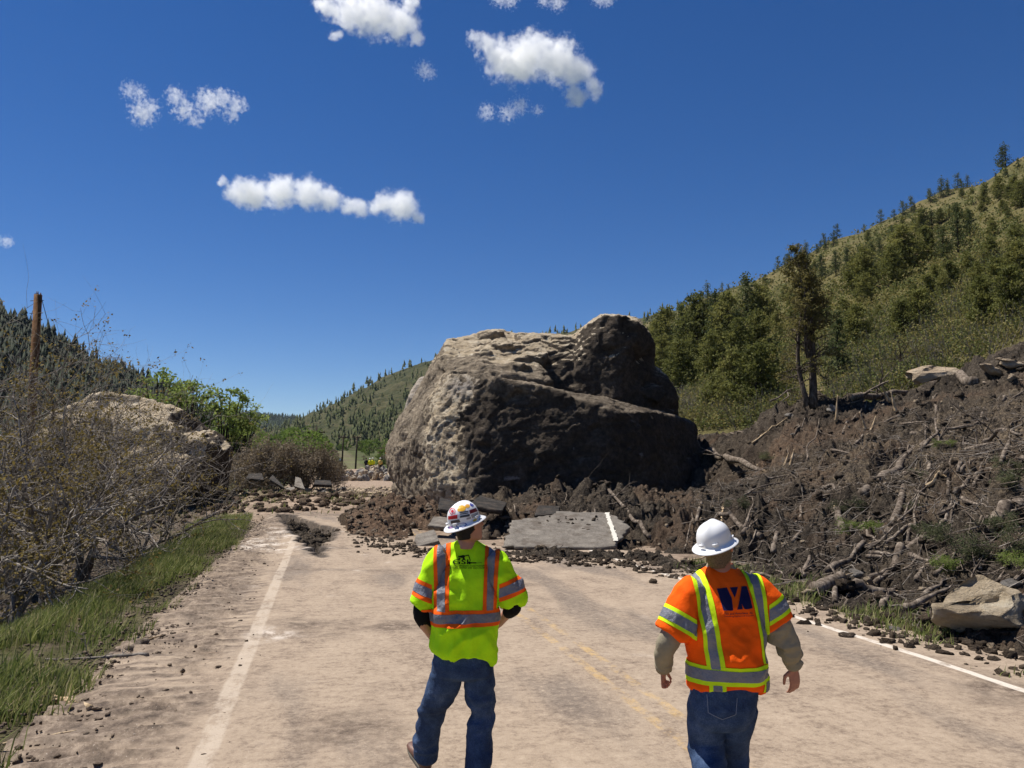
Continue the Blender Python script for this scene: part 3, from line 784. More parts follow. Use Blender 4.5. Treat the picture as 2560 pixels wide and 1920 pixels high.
K_JUN = [kit(conifer(4, 1.35, 80, 16, .40, r_, base=.03, power=.55, droop=.0, up=.55), CT, (M_JUN, M_BARK)) for k in range(4)]
K_OAK = [kit(broadleaf(2.2, 1.35, 26, 40, .13, r_, base=.08), CT, (M_OAK if k % 2 else M_OAKG, M_GRY)) for k in range(4)]
K_FAR = [kit(conifer(10, 2.9, 34, 7, 1.25, r_, base=.08, power=.8, droop=.2), CT, (M_PINE, M_BARK)) for k in range(3)]
def scale_to(kitset, h0, h, rng): return kitset[rng.integers(len(kitset))], h / h0

# ---- trees one can pick out on the right hillside: (u, v of the foot, v of the top, kind)
HT = [(1835, 1028, 872, 'j'), (1893, 1030, 862, 'j'), (1790, 1030, 930, 'j'), (1925, 1005, 860, 'j'), (2098, 960, 770, 'f'), (1700, 985, 850, 'j'), (1655, 960, 840, 'j'),
      (1668, 900, 745, 'f'), (1706, 905, 722, 'f'), (1742, 900, 705, 'f'), (1790, 890, 690, 'f'), (1822, 880, 706, 'f'), (1868, 850, 680, 'p'), (1905, 830, 690, 'f'), (1763, 850, 735, 'f'), (1640, 880, 790, 'f'), (1730, 950, 840, 'j'), (1780, 960, 830, 'j'), (1850, 930, 800, 'j'), (1900, 900, 780, 'j'),
      (2142, 740, 640, 'j'), (2168, 735, 618, 'j'), (2090, 690, 623, 'p'), (2055, 700, 632, 'p'), (2120, 690, 615, 'f'), (2150, 668, 610, 'p'), (2180, 680, 600, 'f'), (2200, 655, 590, 'p'), (2030, 720, 660, 'p'),
      (2232, 720, 610, 'j'), (2265, 690, 560, 'j'), (2230, 605, 560, 'p'), (2250, 615, 574, 'f'), (2305, 590, 520, 'f'), (2330, 575, 522, 'p'), (2315, 650, 565, 'j'), (2396, 632, 502, 'p'), (2360, 660, 560, 'p'), (2425, 590, 520, 'f'), (2350, 560, 520, 'j'), (2375, 535, 510, 'p'),
      (2255, 860, 745, 'j'), (2300, 830, 720, 'j'), (2275, 720, 690, 'j'), (2340, 720, 660, 'j'), (2420, 690, 630, 'j'), (2360, 760, 680, 'j'), (2465, 830, 690, 'j'), (2530, 815, 660, 'j'), (2500, 740, 640, 'j'), (2550, 700, 600, 'j'), (2440, 780, 700, 'j'), (2480, 660, 590, 'j'), (2540, 620, 560, 'j'),
      (2180, 830, 790, 'j'), (2140, 845, 790, 'j'), (2200, 800, 760, 'j'), (2110, 800, 745, 'j'), (2460, 505, 470, 'j'), (2500, 500, 440, 'j'), (2530, 480, 445, 'j'), (2550, 520, 450, 'j'), (2405, 495, 470, 'j'), (2430, 480, 465, 'p'), (2490, 455, 430, 'p'), (2515, 445, 418, 'p'), (2545, 425, 395, 'p'), (2480, 590, 550, 'j'), (2420, 560, 520, 'j')]
KIND = {'j': (K_JUN, 4.0, 'juniper_tree', 'juniper'), 'f': (K_FIR, 10.0, 'fir_tree', 'fir tree'), 'p': (K_PINE, 10.0, 'pine_tree', 'pine tree')}
LBL = {'j': ('bushy olive green juniper growing on the right hillside', 'junipers on the right hillside'), 'f': ('dark green fir standing in the trees on the right hillside', 'firs on the right hillside'), 'p': ('tall dark pine standing clear on the upper right hillside', 'pines on the right hillside')}
rt = np.random.default_rng(77)
for i, (u, v, vt, kd) in enumerate(HT):
    p = march(u, v, hill_z)
    if p is None: continue
    h = (v - vt) * p[1] / FPX * (.84 if kd == 'f' and u < 1960 else 1)
    ks, h0, nm, cat = KIND[kd]
    kt, sc = scale_to(ks, h0, h, rt)
    lb, gp = LBL[kd]
    if kd == 'f' and i % 2: kt, sc = scale_to(K_JUN, 4.0, h, rt); nm, cat = 'juniper_tree', 'juniper'; lb, gp = 'tall bushy juniper among the firs on the right hillside', 'tall junipers among the firs'
    if u < 1960 and kd == 'j' and v > 1000: lb, gp = 'leafy juniper at the foot of the slope beside the enormous boulder', 'junipers beside the boulder'
    e = plant(nm, kt, p - np.array((0, 0, .1)), lb, cat, gp, rt.random() * 6.28, sc)
    if kd == 'j': e.scale = (sc * rt.uniform(.8, 1.2), sc * rt.uniform(.8, 1.2), sc)
# ---- scattered smaller junipers further up, and pines along the skyline
for k in range(75):
    u = rt.uniform(1700, 2590); line = 1162 - .437 * (u - 815)
    v = line + 12 + (rt.random() ** 1.2) * max(40, min(330, 880 - line))
    p = march(u, v, hill_z)
    if p is None or p[1] < 60: continue
    kt, sc = scale_to(K_JUN, 4.0, rt.uniform(1.6, 4.2), rt)
    plant('juniper_tree', kt, p - np.array((0, 0, .1)), 'small dark juniper dotting the far right hillside', 'juniper', 'small junipers dotting the hillside', rt.random() * 6.28, sc)
for k in range(44):
    u = rt.uniform(1650, 2560) if k % 3 else u + rt.normal() * 14
    v = 1162 - .437 * (u - 815) + rt.uniform(-4, 14)
    for dv in range(0, 60, 3):
        p = march(u, v + dv, hill_z)
        if p is not None: break
    if p is None or p[1] > 1400: continue
    kt, sc = scale_to(K_FAR, 10.0, rt.uniform(3.5, 11) * (1 if p[1] > 300 else .4), rt)
    plant('pine_tree', kt, p - np.array((0, 0, .2)), 'distant pine on the skyline of the right hillside', 'pine tree', 'skyline pines', rt.random() * 6.28, sc)

# ---- scrub that covers the slope
mbO, mbG, mbS = MB(), MB(), MB()
for k in range(4200):
    u = rt.uniform(1600, 2620); line = 1162 - .437 * (u - 815)
    v = line + (1075 - line) * rt.random() ** .9
    if v > 940 and 1985 < u < 2075: continue
    p = march(u, v, hill_z, 30, 900)
    if p is None or polydist(p[0], p[1], DEBRIS) > -.8: continue
    far = p[1]
    rr = rt.uniform(.5, 1.1) * (1 + far / 160)
    hh = rr * rt.uniform(.7, 1.2)
    nl = int(np.clip(3600 / far, 12, 80))
    c = p + np.stack((rt.normal(size=nl) * rr * .5, rt.normal(size=nl) * rr * .5, rt.random(nl) * hh), -1)
    lf = np.clip(far * .0024, .09, 1.3)
    cards(mbO if rt.random() < .5 else mbG, c, lf * 1.3, lf, rt)
    if far < 80:
        for j in range(3):
            a = rt.normal(size=2) * rr * .45
            mbS.tube([p + np.array((a[0] * .3, a[1] * .3, -.1)), p + np.array((a[0] * .7, a[1] * .7, hh * .6)), p + np.array((a[0] * 1.1, a[1], hh * 1.2))], (.022, .014, .006), 3, cap=False)
for nm, mbx, mt in (('scrub_oak', mbO, M_OAK), ('green_scrub', mbG, M_OAKG), ('scrub_stems', mbS, M_GRY)):
    tag(mbx.build(nm, mt, None, nm == 'scrub_stems'), 'low scrub covering the right hillside', 'scrub', kind='stuff')

# ---- the tall ragged juniper with several spires
def ragged_juniper(Hh=7.6):
    r = np.random.default_rng(12)
    cr, tk = MB(), MB(); H = Hh
    C, R = [], []
    stems = [((.0, 0, 0), (.05, .0, 1), H, .20), ((-.25, .1, 0), (-.16, .05, 1), H * .93, .13), ((.05, .1, 1.6), (.10, -.03, 1), H * .66, .10), ((-.15, 0, 2.2), (-.22, .0, 1), H * .60, .09), ((-.05, 0, 2.6), (-.12, .05, 1), H * .62, .08), ((.1, 0, 2.2), (.2, .05, 1), H * .52, .08)]
    for o, d, L, r0 in stems:
        o = np.array(o, float); n = 14
        ax = np.array(d, float); ax /= np.linalg.norm(ax)
        p = [o]; dd = ax * 1.0
        for k in range(n):
            dd = unit(dd + r.normal(size=3) * .10 + np.array((0, 0, .10)))
            p.append(p[-1] + dd * L / n)
        p = np.array(p)
        if L < H * .7: p[:, 2] = np.minimum(p[:, 2], H * (.88 + .1 * r.random()))
        tk.tube(p, r0 * np.linspace(1, .07, n + 1), 8)
        for k in range(int(26 * L / H) + 6):
            f = r.uniform(.16, .99); i = min(int(f * n), n - 1); b = p[i] + (p[i + 1] - p[i]) * (f * n - i)
            q = b[2] / H
            ln = (1.5 * (1 - q) ** .75 + .12) * H / 8.2 * r.uniform(.55, 1.15)
            a = r.random() * 6.28
            dirn = np.array((math.cos(a), math.sin(a), r.uniform(-.15, .5) if q < .55 else r.uniform(.3, 1.1)))
            out, tips = [], []
            branchy(r, b, dirn, ln, .03 * (1.1 - q) + .008, 1, out, tips, .5, (3, 6), .05, .5, 6)
            for pp, rr, dep in out: tk.tube(pp, rr, 4, cap=False)
            dead = (q < .34 and r.random() < .75) or r.random() < .12
            if not dead:
                for t_ in tips:
                    if r.random() < (.62 if q < .6 else .48): C.append(t_); R.append(.15 + .10 * r.random() - .05 * q)
        for f in np.linspace(.72, 1, 12):
            i = min(int(f * n), n - 1); C.append(p[i] + r.normal(size=3) * .06); R.append(.17 * (1.35 - f))
    cards(cr, clumps(np.array(C), np.array(R), 16, r, .9), .13, .06, r, np.array((0, 0, .3)))
    return cr, tk
p = march(2034, 1012, lambda a, b: debris_z(a, b)[0], 15, 120)
plant('juniper_tree', kit(ragged_juniper((1012 - 575) * p[1] / FPX), CT, (leaf_mat('ragged_juniper_foliage', (.075, .066, .022), (.15, .130, .042), (.24, .205, .075), 1.3), bark_mat('grey_juniper_bark', (.030, .023, .018), (.085, .066, .052), (.20, .165, .135)))), (p[0], p[1], p[2] - .15), 'tallest ragged juniper with several spires at the top edge of the slide', 'juniper')

# ---- bare grey shrubs on the slope by the boulder, small dead snag
for k, (u, v, h, lb) in enumerate(((1738, 1045, 2.6, 'bare grey shrub wedged between the enormous boulder and the junipers'), (2110, 1010, 1.9, 'low bare shrub right of the tallest juniper'), (1700, 1010, 2.4, 'bare grey shrub behind the right shoulder of the enormous boulder'), (2330, 915, 1.7, 'thin bare shrub above the pale slab on the slope'))):
    r = np.random.default_rng(140 + k)
    mbx, tips = shrub(r, 6, h, .6, .03, 3, (3, 5))
    p = march(u, v, hill_z, 15, 200)
    plant('bare_shrub', [('branches', mbx.mesh('branches'), M_GRY)], p, lb, 'shrub', None)
r = np.random.default_rng(9)
mbx, tips = shrub(r, 1, 2.6, .05, .085, 2, (6, 9), bend=.12, up=.0)
p = march(2264, 948, hill_z, 15, 200)
plant('dead_tree', [('trunk', mbx.mesh('trunk'), M_BARK)], p, 'small dead tree with bleached bare branches behind the pale slab', 'dead tree')

# ---- the bare bushes on the left
mk_b = lambda seed, stems, H, lean=(0, 0), sp=.55, r0=.075, kids=(4, 6): shrub(np.random.default_rng(seed), stems, H, sp, r0, 3, kids, lean, .42, .06)
LB = [(118, 1452, 16.5, 2, 5.6, (.55, .0), .42, .10, 'leaning bare bush with two dark trunks nearest the road'), (20, 1520, 14.5, 4, 5.0, (.25, .1), .7, .08, 'tangled bare bush at the left edge of the picture'), (-160, 1500, 15.0, 4, 5.6, (.2, .0), .7, .08, 'bare bush cut by the left edge of the picture'),
      (40, 1350, 20, 5, 6.0, (.2, .0), .6, .09, 'tall tangled bush with yellow buds below the broken pole'), (210, 1330, 21.5, 3, 5.4, (.25, .0), .5, .09, 'bare bush with thin upright twigs in front of the second boulder'), (330, 1290, 24, 3, 3.6, (.35, -.1), .6, .075, 'low spreading bare bush reaching towards the road'), (285, 1255, 28, 3, 5.0, (.15, .0), .55, .07, 'thin twiggy bush rising in front of the middle of the second boulder'),
      (-60, 1300, 22, 5, 7.0, (.1, .0), .6, .09, 'tall yellow budding bush behind the left edge bush'), (120, 1300, 25, 4, 6.3, (.1, .0), .6, .08, 'bushy crown of twigs left of the second boulder')]
for k, (u, v, Y, stems, H, lean, sp, r0, lb) in enumerate(LB):
    mbx, tips = mk_b(200 + k, stems + (k > 2), H * (1.2 if k > 2 else .95), lean, sp, r0)
    q = at(u, v, Y); g = float(ground_z(np.array([q[0]]), np.array([Y]))[0])
    e = empty('bare_bush', (q[0], Y, g)); tag(e, lb, 'bush', 'bare bushes on the left verge')
    mbx.build('branches', M_BUSH, e)
    r = np.random.default_rng(300 + k)
    tp = tips[r.random(len(tips)) < (.42 if 'yellow' in lb or k in (1, 2) else .12)]
    c = np.repeat(tp, 6, 0) + r.normal(size=(len(tp) * 6, 3)) * .06
    lv = MB(); cards(lv, c, .07, .045, r); lv.build('buds', M_BUD, e, False)
print('bush tips', len(tips))

# ---- green trees and thickets of the valley
r = np.random.default_rng(55)
CTW = [(398, 1190, 912, 74, 'pale'), (470, 1190, 940, 76, ''), (556, 1190, 958, 78, ''), (604, 1192, 985, 80, '')]
KC = [kit(broadleaf(10, 3.0, 46, 60, .30, r, base=.30, limbs=26), CT, (M_COT, M_BARK)) for k in range(3)]
CL = ['green cottonwood whose crown shows above the top of the second boulder', 'thin leafed cottonwood right of the second boulder crest', 'round topped green cottonwood right of the second boulder', 'green cottonwood nearest the valley gap']
for k, (u, v, vt, Y, _) in enumerate(CTW):
    q = at(u, v, Y); g = float(ground_z(np.array([q[0]]), np.array([Y]))[0]); top_ = at(u, vt, Y)[2]
    plant('cottonwood_tree', KC[k % 3], (q[0], Y, g), CL[k], 'tree', 'cottonwoods beyond the second boulder', r.random() * 6, (top_ - g) / 10.6)
mbx, tips = shrub(np.random.default_rng(61), 9, 4.4, .9, .06, 3, (4, 6))
THM = mbx.mesh('branches')
lv = MB(); cards(lv, np.repeat(tips, 3, 0) + r.normal(size=(len(tips) * 3, 3)) * .12, .17, .09, r)
THL = lv.mesh('twigs', False)
for k, (u, v, Y, sc) in enumerate(((640, 1200, 66, 1.0), (700, 1198, 64, 1.15), (770, 1196, 66, 1.05), (590, 1200, 72, 1.0), (740, 1190, 74, 1.1), (670, 1190, 76, 1.15), (815, 1185, 80, .8))):
    q = at(u, v, Y); g = float(ground_z(np.array([q[0]]), np.array([Y]))[0])
    plant('brown_thicket', [('branches', THM, M_GRY), ('twigs', THL, M_BRN)], (q[0], Y, g), 'rounded leafless brown shrub beyond the broken road', 'shrub', 'brown shrubs beyond the broken road', k * 1.7, sc)
KV = [kit(broadleaf(8, 3.6, 40, 30, .55, r, base=.05, limbs=4), CT, (M_WIL, M_BARK)) for k in range(4)]
KVB = [kit(broadleaf(5, 2.6, 40, 26, .45, r, base=.05, limbs=4), CT, (M_BRN, M_GRY)) for k in range(2)]
for k in range(80):
    u = r.uniform(520, 985); Y = r.uniform(130, 420)
    q = at(u, 1150, Y); g = float(ground_z(np.array([q[0]]), np.array([Y]))[0])
    if abs(u - 872) < 26 and Y < 300: continue
    if u > 800 and Y < 190: continue
    vt = 1070 + 45 * r.random() ** 1.3 + (25 if u > 800 else 0)
    h = max(1.5, at(u, vt, Y)[2] - g)
    if u < 800 or r.random() < .6:
        kt, h0, mlab, grp = KV[k % 4], 8.0, 'rounded bright green tree on the valley floor', 'green trees on the valley floor'
    else:
        kt, h0, mlab, grp = KVB[k % 2], 5.0, 'leafless grey brown tree on the valley floor', 'bare trees on the valley floor'; h *= .7
    plant('valley_tree', kt, (q[0], Y, g), mlab, 'tree', grp, r.random() * 6, h / h0)

# ---- forests far off, each reading as one mass
def far_forest(name, V, n, h, seed, label, dens, mat=M_PINE, tiers=3):
    r = np.random.default_rng(seed); nb, nu = V.shape[:2]
    mb = MB(); P_ = []
    while len(P_) < n:
        b = r.random(); u = r.random()
        if r.random() > dens(u, b): continue
        P_.append(V[min(int(b * nb), nb - 1), min(int(u * nu), nu - 1)] + r.normal(size=3) * np.array((6, 6, 0)))
    P_ = np.array(P_); hh = h * r.uniform(.55, 1.25, n); rr = hh * r.uniform(.17, .26, n)
    for t_ in range(tiers):
        sd = 6; f0, f1 = .05 + .28 * t_, .48 + .26 * t_
        a = np.arange(sd) * 2 * math.pi / sd + t_
        jt = r.uniform(.55, 1.25, (n, sd))
        ring = np.stack((np.cos(a)[None] * rr[:, None] * jt * (1 - .27 * t_), np.sin(a)[None] * rr[:, None] * jt * (1 - .27 * t_), (f0 * hh)[:, None] + r.normal(size=(n, sd)) * hh[:, None] * .04), -1) + P_[:, None]
        apex = P_ + np.stack((r.normal(size=n) * .05 * hh, 0 * hh, np.minimum(f1, 1) * hh), -1)
        VV = np.concatenate((ring, apex[:, None]), 1).reshape(-1, 3)
        i = np.arange(n)[:, None] * (sd + 1); j = np.arange(sd)[None]
        T = np.stack((i + j, i + (j + 1) % sd, i + sd + 0 * j), -1).reshape(-1, 3)
        mb.add(VV, None, T)
    tag(mb.build(name, mat, None, False), label, 'forest', kind='stuff')
gap = lambda u, b: .14 + .86 * (b < .40 + .12 * math.sin(u * 43)) * (.10 + .9 * (.36 < u < .62)) * (1 if b > .05 else .3) + .45 * (b > .94)
far_forest('mountain_forest', MTN, 2100, 10.5, 401, 'dark conifers scattered over the mountain across the valley', gap)
far_forest('left_hill_forest', LFT, 5200, 9, 402, 'dense dark conifer forest covering the left hill', lambda u, b: 1.0, leaf_mat('shaded_conifers', (.012, .019, .010), (.024, .034, .016), (.045, .056, .024), .05, .1))
far_forest('far_ridge_forest', RDG, 3500, 16, 403, 'far dark forest along the ridge at the end of the valley', lambda u, b: .5 + .5 * (b > .8), hill_mat('far_conifers', ((.3, (.018, .028, .013)), (.7, (.036, .048, .022))), .05))
# ================================================================== people
def plain(name, col, rough=.8, spec=.2, bump=None, var=.12, sc=14):
    m = MT(name, rough=rough, spec=spec)
    n = m.noise(sc, 5, .6)
    c = np.array(col)
    m.put('Base Color', m.ramp(n, (.3, tuple(c * (1 - var))), (.7, tuple(np.minimum(c * (1 + var), 1)))))
    if bump: m.bump(m.noise(bump[0], 5, .6), bump[1], bump[2])
    return m.m
M_SKIN = plain('sunburnt_skin', (.40, .20, .135), .55, .35, (60, .2, .004), .15, 9)
M_SKIN2 = plain('ruddy_skin', (.38, .17, .115), .55, .35, (60, .2, .004), .18, 9)
M_LIME = plain('lime_shirt', (.46, .86, .012), .85, .1, (30, .35, .012), .06)
M_ORNG = plain('orange_shirt', (.96, .115, .006), .85, .1, (30, .35, .012), .06)
M_TRIMO = plain('orange_trim', (.93, .13, .010), .8, .1, (40, .3, .006), .05)
M_TRIMY = plain('lime_trim', (.62, .88, .015), .8, .1, (40, .3, .006), .05)
M_SILV = plain('reflective_tape', (.17, .175, .205), .5, .4, (16, .7, .03), .16, 9)
M_BLK = plain('black_cloth', (.008, .008, .010), .9, .1)
M_KHAKI = plain('khaki_cloth', (.27, .235, .165), .9, .1, (22, .5, .016), .14, 8)
M_HAT = MT('white_hard_hat', (.80, .80, .80), .28, .5).m
M_HAIR1 = plain('black_hair', (.012, .010, .009), .7, .3, (170, .8, .01), .5, 120)
M_HAIR2 = plain('grey_brown_hair', (.14, .095, .06), .7, .3, (170, .8, .01), .6, 130)
M_BOOT = plain('brown_leather', (.13, .065, .045), .5, .35, (40, .3, .006), .3, 10)
M_SOLE = plain('boot_sole', (.17, .15, .12), .9, .1)
M_NAVY = plain('navy_print', (.012, .012, .055), .8, .1)
M_PRINT = plain('black_print', (.010, .020, .006), .8, .1)
m = MT('blue_denim', rough=.9, spec=.1)
_w = m.noise(5, 6, .65); _f = m.noise(150, 2, .5)
_c = m.ramp(m.math('MULTIPLY_ADD', _w, .75, m.math('MULTIPLY', _f, .25)), (.36, (.016, .028, .066)), (.52, (.040, .068, .135)), (.70, (.105, .15, .25)))
m.put('Base Color', _c); m.bump(m.math('ADD', m.noise(26, 5, .6), m.math('MULTIPLY', _f, .3)), .5, .014)
M_JEAN = m.m

class Man:
    def __init__(s, name_loc, u0, d, label):
        s.d = d; s.o = np.array((at(u0, 1162, d)[0], d, 0.0)); s.u0 = u0
        s.e = empty('person', s.o); tag(s.e, label, 'person')
    def L(s, u, v, dy=0.0):
        """a photo landmark as a point of the figure, dy metres beyond its middle plane"""
        return at(u, v, s.d + dy) - s.o
    lean = (1.05, .60, .0)
    def ring(s, v, u0, u1, b, dy=0.0, n=40, p=.82, tilt=0.0):
        zz_ = at(s.u0, v, s.d)[2]; dy = dy + .05 * float(sst(1.12, 1.62, zz_)) + .05 * float(sst(1.36, 1.62, zz_))
        a, c = s.L(u0, v, dy), s.L(u1, v, dy); ctr = (a + c) / 2; hw = (c[0] - a[0]) / 2 * .945
        th = np.arange(n) * 2 * math.pi / n
        cs, sn = np.cos(th), np.sin(th)
        R = np.stack((ctr[0] + hw * np.sign(cs) * np.abs(cs) ** p, ctr[1] + b * np.sign(sn) * np.abs(sn) ** p, np.full(n, ctr[2])), -1)
        R[:, 2] += tilt * cs
        return R
def smooth_path(P, r, n=14):
    P = np.asarray(P, float); r = np.asarray(r, float); m_ = len(P)
    x = np.linspace(0, m_ - 1, n); i = np.minimum(x.astype(int), m_ - 2); f = x - i
    Pm = P[np.maximum(i - 1, 0)]; P0 = P[i]; P1 = P[i + 1]; P2 = P[np.minimum(i + 2, m_ - 1)]; f3 = f[:, None]
    C = .5 * (2 * P0 + (P1 - Pm) * f3 + (2 * Pm - 5 * P0 + 4 * P1 - P2) * f3 ** 2 + (3 * P0 - Pm - 3 * P1 + P2) * f3 ** 3)
    return C, np.interp(x, np.arange(m_), r)
def limb(mb, P, r, sides=16, n=16, flat=1.0):
    C, R = smooth_path(P, r, n)
    mb.tube(C, R, sides)
def ellipsoid(mb, c, rx, ry, rz, M=None, n=14, mrings=10):
    ph = np.linspace(.06, math.pi - .06, mrings); th = np.arange(n) * 2 * math.pi / n
    R = np.stack([np.stack((rx * np.sin(p) * np.cos(th), ry * np.sin(p) * np.sin(th), np.full(n, rz * math.cos(p))), -1) for p in ph])
    if M is not None: R = R @ np.asarray(M).T
    mb.rings(R + np.asarray(c))
def rotm(yaw=0, pitch=0, roll=0):
    return np.array(Matrix.Rotation(yaw, 3, 'Z') @ Matrix.Rotation(pitch, 3, 'X') @ Matrix.Rotation(roll, 3, 'Y'))
def head_shell(k=1.0):
    """rings of a head that looks along +y, its middle at the origin"""
    rows = [(-.122, .030, .030, .050), (-.116, .044, .052, .034), (-.100, .055, .072, .018), (-.080, .062, .082, .008), (-.05, .068, .088, .004), (-.02, .073, .094, .0), (.01, .076, .097, -.002), (.04, .077, .098, -.004), (.07, .073, .092, -.005), (.095, .060, .076, -.006), (.112, .038, .05, -.006), (.120, .012, .016, -.006)]
    th = np.arange(28) * 2 * math.pi / 28
    return np.array([np.stack((k * rx * np.cos(th), k * ry * np.sin(th) + cy, np.full(28, z * (1 + (k - 1) * .8))), -1) for z, rx, ry, cy in rows])
def add_head(mb, c, M):
    mb.rings(head_shell() @ M.T + c)
    nose = np.array([(0, .096, .012), (0, .108, -.006), (0, .118, -.026), (0, .100, -.036)])
    mb.tube(nose @ M.T + c, [.008, .011, .014, .009], 8)
    for sx in (-1, 1):
        ellipsoid(mb, np.array((sx * .081, -.004, -.012)) @ M.T + c, .009, .019, .032, M @ rotm(sx * .35, -.15))
    mb.tube(np.array([(-.045, .086, .022), (0, .097, .024), (.045, .086, .022)]) @ M.T + c, [.008, .010, .008], 8)
    mb.tube(np.array([(-.022, .088, -.062), (0, .095, -.062), (.022, .088, -.062)]) @ M.T + c, [.006, .008, .006], 8)
def add_hand(mb, w, fwd, back, side, curl=.5, L=.185, spread=.12):
    """palm, four unequal fingers and a thumb leaving the side of the palm; fwd runs down the hand, back out of its back, side towards the thumb"""
    f, b, s = (np.asarray(a, float) / np.linalg.norm(a) for a in (fwd, back, side))
    P = L * .52
    ring = []
    for q, hw, ht in ((-.15, .026, .020), (.1, .030, .019), (.45, .040, .017), (.8, .043, .015), (1.0, .040, .012)):
        th = np.arange(16) * 2 * math.pi / 16
        ring.append(w + f * P * q + np.cos(th)[:, None] * s * hw + np.sin(th)[:, None] * b * ht)
    mb.rings(np.array(ring))
    for k, (off, ln) in enumerate(((.030, .90), (.010, 1.0), (-.011, .94), (-.031, .74))):
        base = w + f * P * .95 + s * off
        d = f + s * (off * spread * 8); d /= np.linalg.norm(d)
        pts_ = [base - d * .02, base]; ang = 0; ll = L * .47 * ln
        for seg, part in enumerate((.45, .31, .24)):
            ang += curl * (.75, 1.0, .8)[seg] * (1 + .10 * k)
            dd = d * math.cos(ang) - b * math.sin(ang)
            pts_.append(pts_[-1] + dd * ll * part)
        mb.tube(np.array(pts_), [.0095, .0095, .009, .008, .0065], 8)
    tb = w + f * P * .25 + s * .028
    td = f * .75 + s * .75 - b * .25 * (1 + curl); td /= np.linalg.norm(td)
    t2 = tb + td * .042; t3 = t2 + (f * .9 + s * .15 - b * .35 * curl) * .032; t4 = t3 + (f - b * .5 * curl) * .024
    mb.tube(np.array((tb - td * .02, tb, t2, t3, t4)), [.013, .014, .012, .010, .008], 8)
def add_folds(me, fn):
    V = coords(me); N = normals(me); setco(me, V + N * fn(V)[:, None])
def patch(me, planes, off):
    """the piece of a garment's surface on the inner side of all planes, laid off millimetres above it"""
    bm = bmesh.new(); bm.from_mesh(me); bm.normal_update()
    lay = bm.verts.layers.float_vector.new('n0')
    for v in bm.verts: v[lay] = v.normal
    for co, no in planes:
        bmesh.ops.bisect_plane(bm, geom=bm.verts[:] + bm.edges[:] + bm.faces[:], plane_co=tuple(co), plane_no=tuple(no), clear_inner=True)
    for v in bm.verts: v.co += Vector(v[lay]).normalized() * off if Vector(v[lay]).length > 0 else v.normal * off
    out = bpy.data.meshes.new('patch'); bm.to_mesh(out); bm.free()
    for p in out.polygons: p.use_smooth = True
    return out
def decal(me_target, polys, off=.004, maxlen=.012, direction=(0, 1, 0)):
    """flat shapes in the plane facing back, laid onto the surface behind them: polys are lists of (x, z)"""
    bvh = BVHTree.FromPolygons([v.co for v in me_target.vertices], [tuple(p.vertices) for p in me_target.polygons])
    bm = bmesh.new()
    for poly in polys:
        vs = [bm.verts.new((x, -2, z)) for x, z in poly]
        try: bm.faces.new(vs)
        except ValueError: pass
    bmesh.ops.triangulate(bm, faces=bm.faces[:])
    for k in range(4):
        ed = [e for e in bm.edges if e.calc_length() > maxlen]
        if not ed: break
        bmesh.ops.subdivide_edges(bm, edges=ed, cuts=1)
        bmesh.ops.triangulate(bm, faces=bm.faces[:])
    dv = Vector(direction).normalized(); dead = []
    for v in bm.verts:
        h = bvh.ray_cast(v.co, dv, 5)
        if h[0] is None: dead.append(v); continue
        n = h[1] if h[1].dot(dv) < 0 else -h[1]
        v.co = h[0] + n * off
    bmesh.ops.delete(bm, geom=dead, context='VERTS')
    out = bpy.data.meshes.new('print'); bm.to_mesh(out); bm.free()
    return out
def text_polys(body, size, cx, cz, rot=0.0, shear=0.0, width=None, bold=0.0):
    cu = bpy.data.curves.new('t', 'FONT'); cu.body = body; cu.size = size; cu.align_x = 'CENTER'; cu.resolution_u = 3; cu.shear = shear; cu.offset = bold
    o = bpy.data.objects.new('t', cu); COL.objects.link(o)
    me = bpy.data.meshes.new_from_object(o.evaluated_get(bpy.context.evaluated_depsgraph_get()))
    bpy.data.objects.remove(o)
    V = coords(me); k = 1.0
    if width: k = width / (V[:, 0].max() - V[:, 0].min())
    c, s = math.cos(rot), math.sin(rot)
    X = V[:, 0] * k; Y = V[:, 1]
    Q = np.stack((cx + X * c - Y * s, cz + X * s + Y * c), -1)
    return [[tuple(Q[i]) for i in p.vertices] for p in me.polygons]
def hard_hat(name, c, M, parent, knob=True):
    """full-brim hard hat: dome with a raised crest, rain gutter, wide brim"""
    n = 56; th = np.arange(n) * 2 * math.pi / n
    prof = [(.0, .148), (.18, .147), (.40, .138), (.60, .120), (.78, .089), (.90, .055), (.97, .028), (1.0, .008)]
    rows = []
    ex = lambda a: np.stack((np.cos(th) * a * .88, np.sin(th) * a * 1.04), -1)
    def row(q, a, z):
        e = ex(a); crest = .010 * np.exp(-(e[:, 0] / .022) ** 2) * sst(.3, .8, q)
        dip = -.014 * np.sin(th) ** 2 * np.sign(np.sin(th)) * 0 - .008 * np.abs(np.sin(th)) ** 3 if z < .02 else 0
        rows.append(np.stack((e[:, 0], e[:, 1], z + crest + dip), -1))
    row(0, .118, -.006); row(0, .155, -.014); row(0, .166, -.018); row(0, .169, -.016); row(0, .166, -.012); row(0, .148, -.001); row(0, .128, .010); row(0, .1245, .016)
    for q, a in ((.12, .1235), (.30, .1215), (.50, .1145), (.67, .102), (.81, .083), (.91, .060), (.975, .034), (1.0, .008)):
        row(q, a, .016 + .128 * q)
    M = M * .90
    mb = MB(); mb.rings(np.array(rows) @ M.T + c)
    for a in (-1.95, -1.15, .2, math.pi - .2):             # strap lugs round the gutter
        p = np.array((math.cos(a) * .118, math.sin(a) * .138, .026)); R = rotm(a + math.pi / 2)
        mb.box(p @ M.T + c, (.034, .012, .014), M @ R)
    o = mb.build(name, M_HAT, parent)
    return o
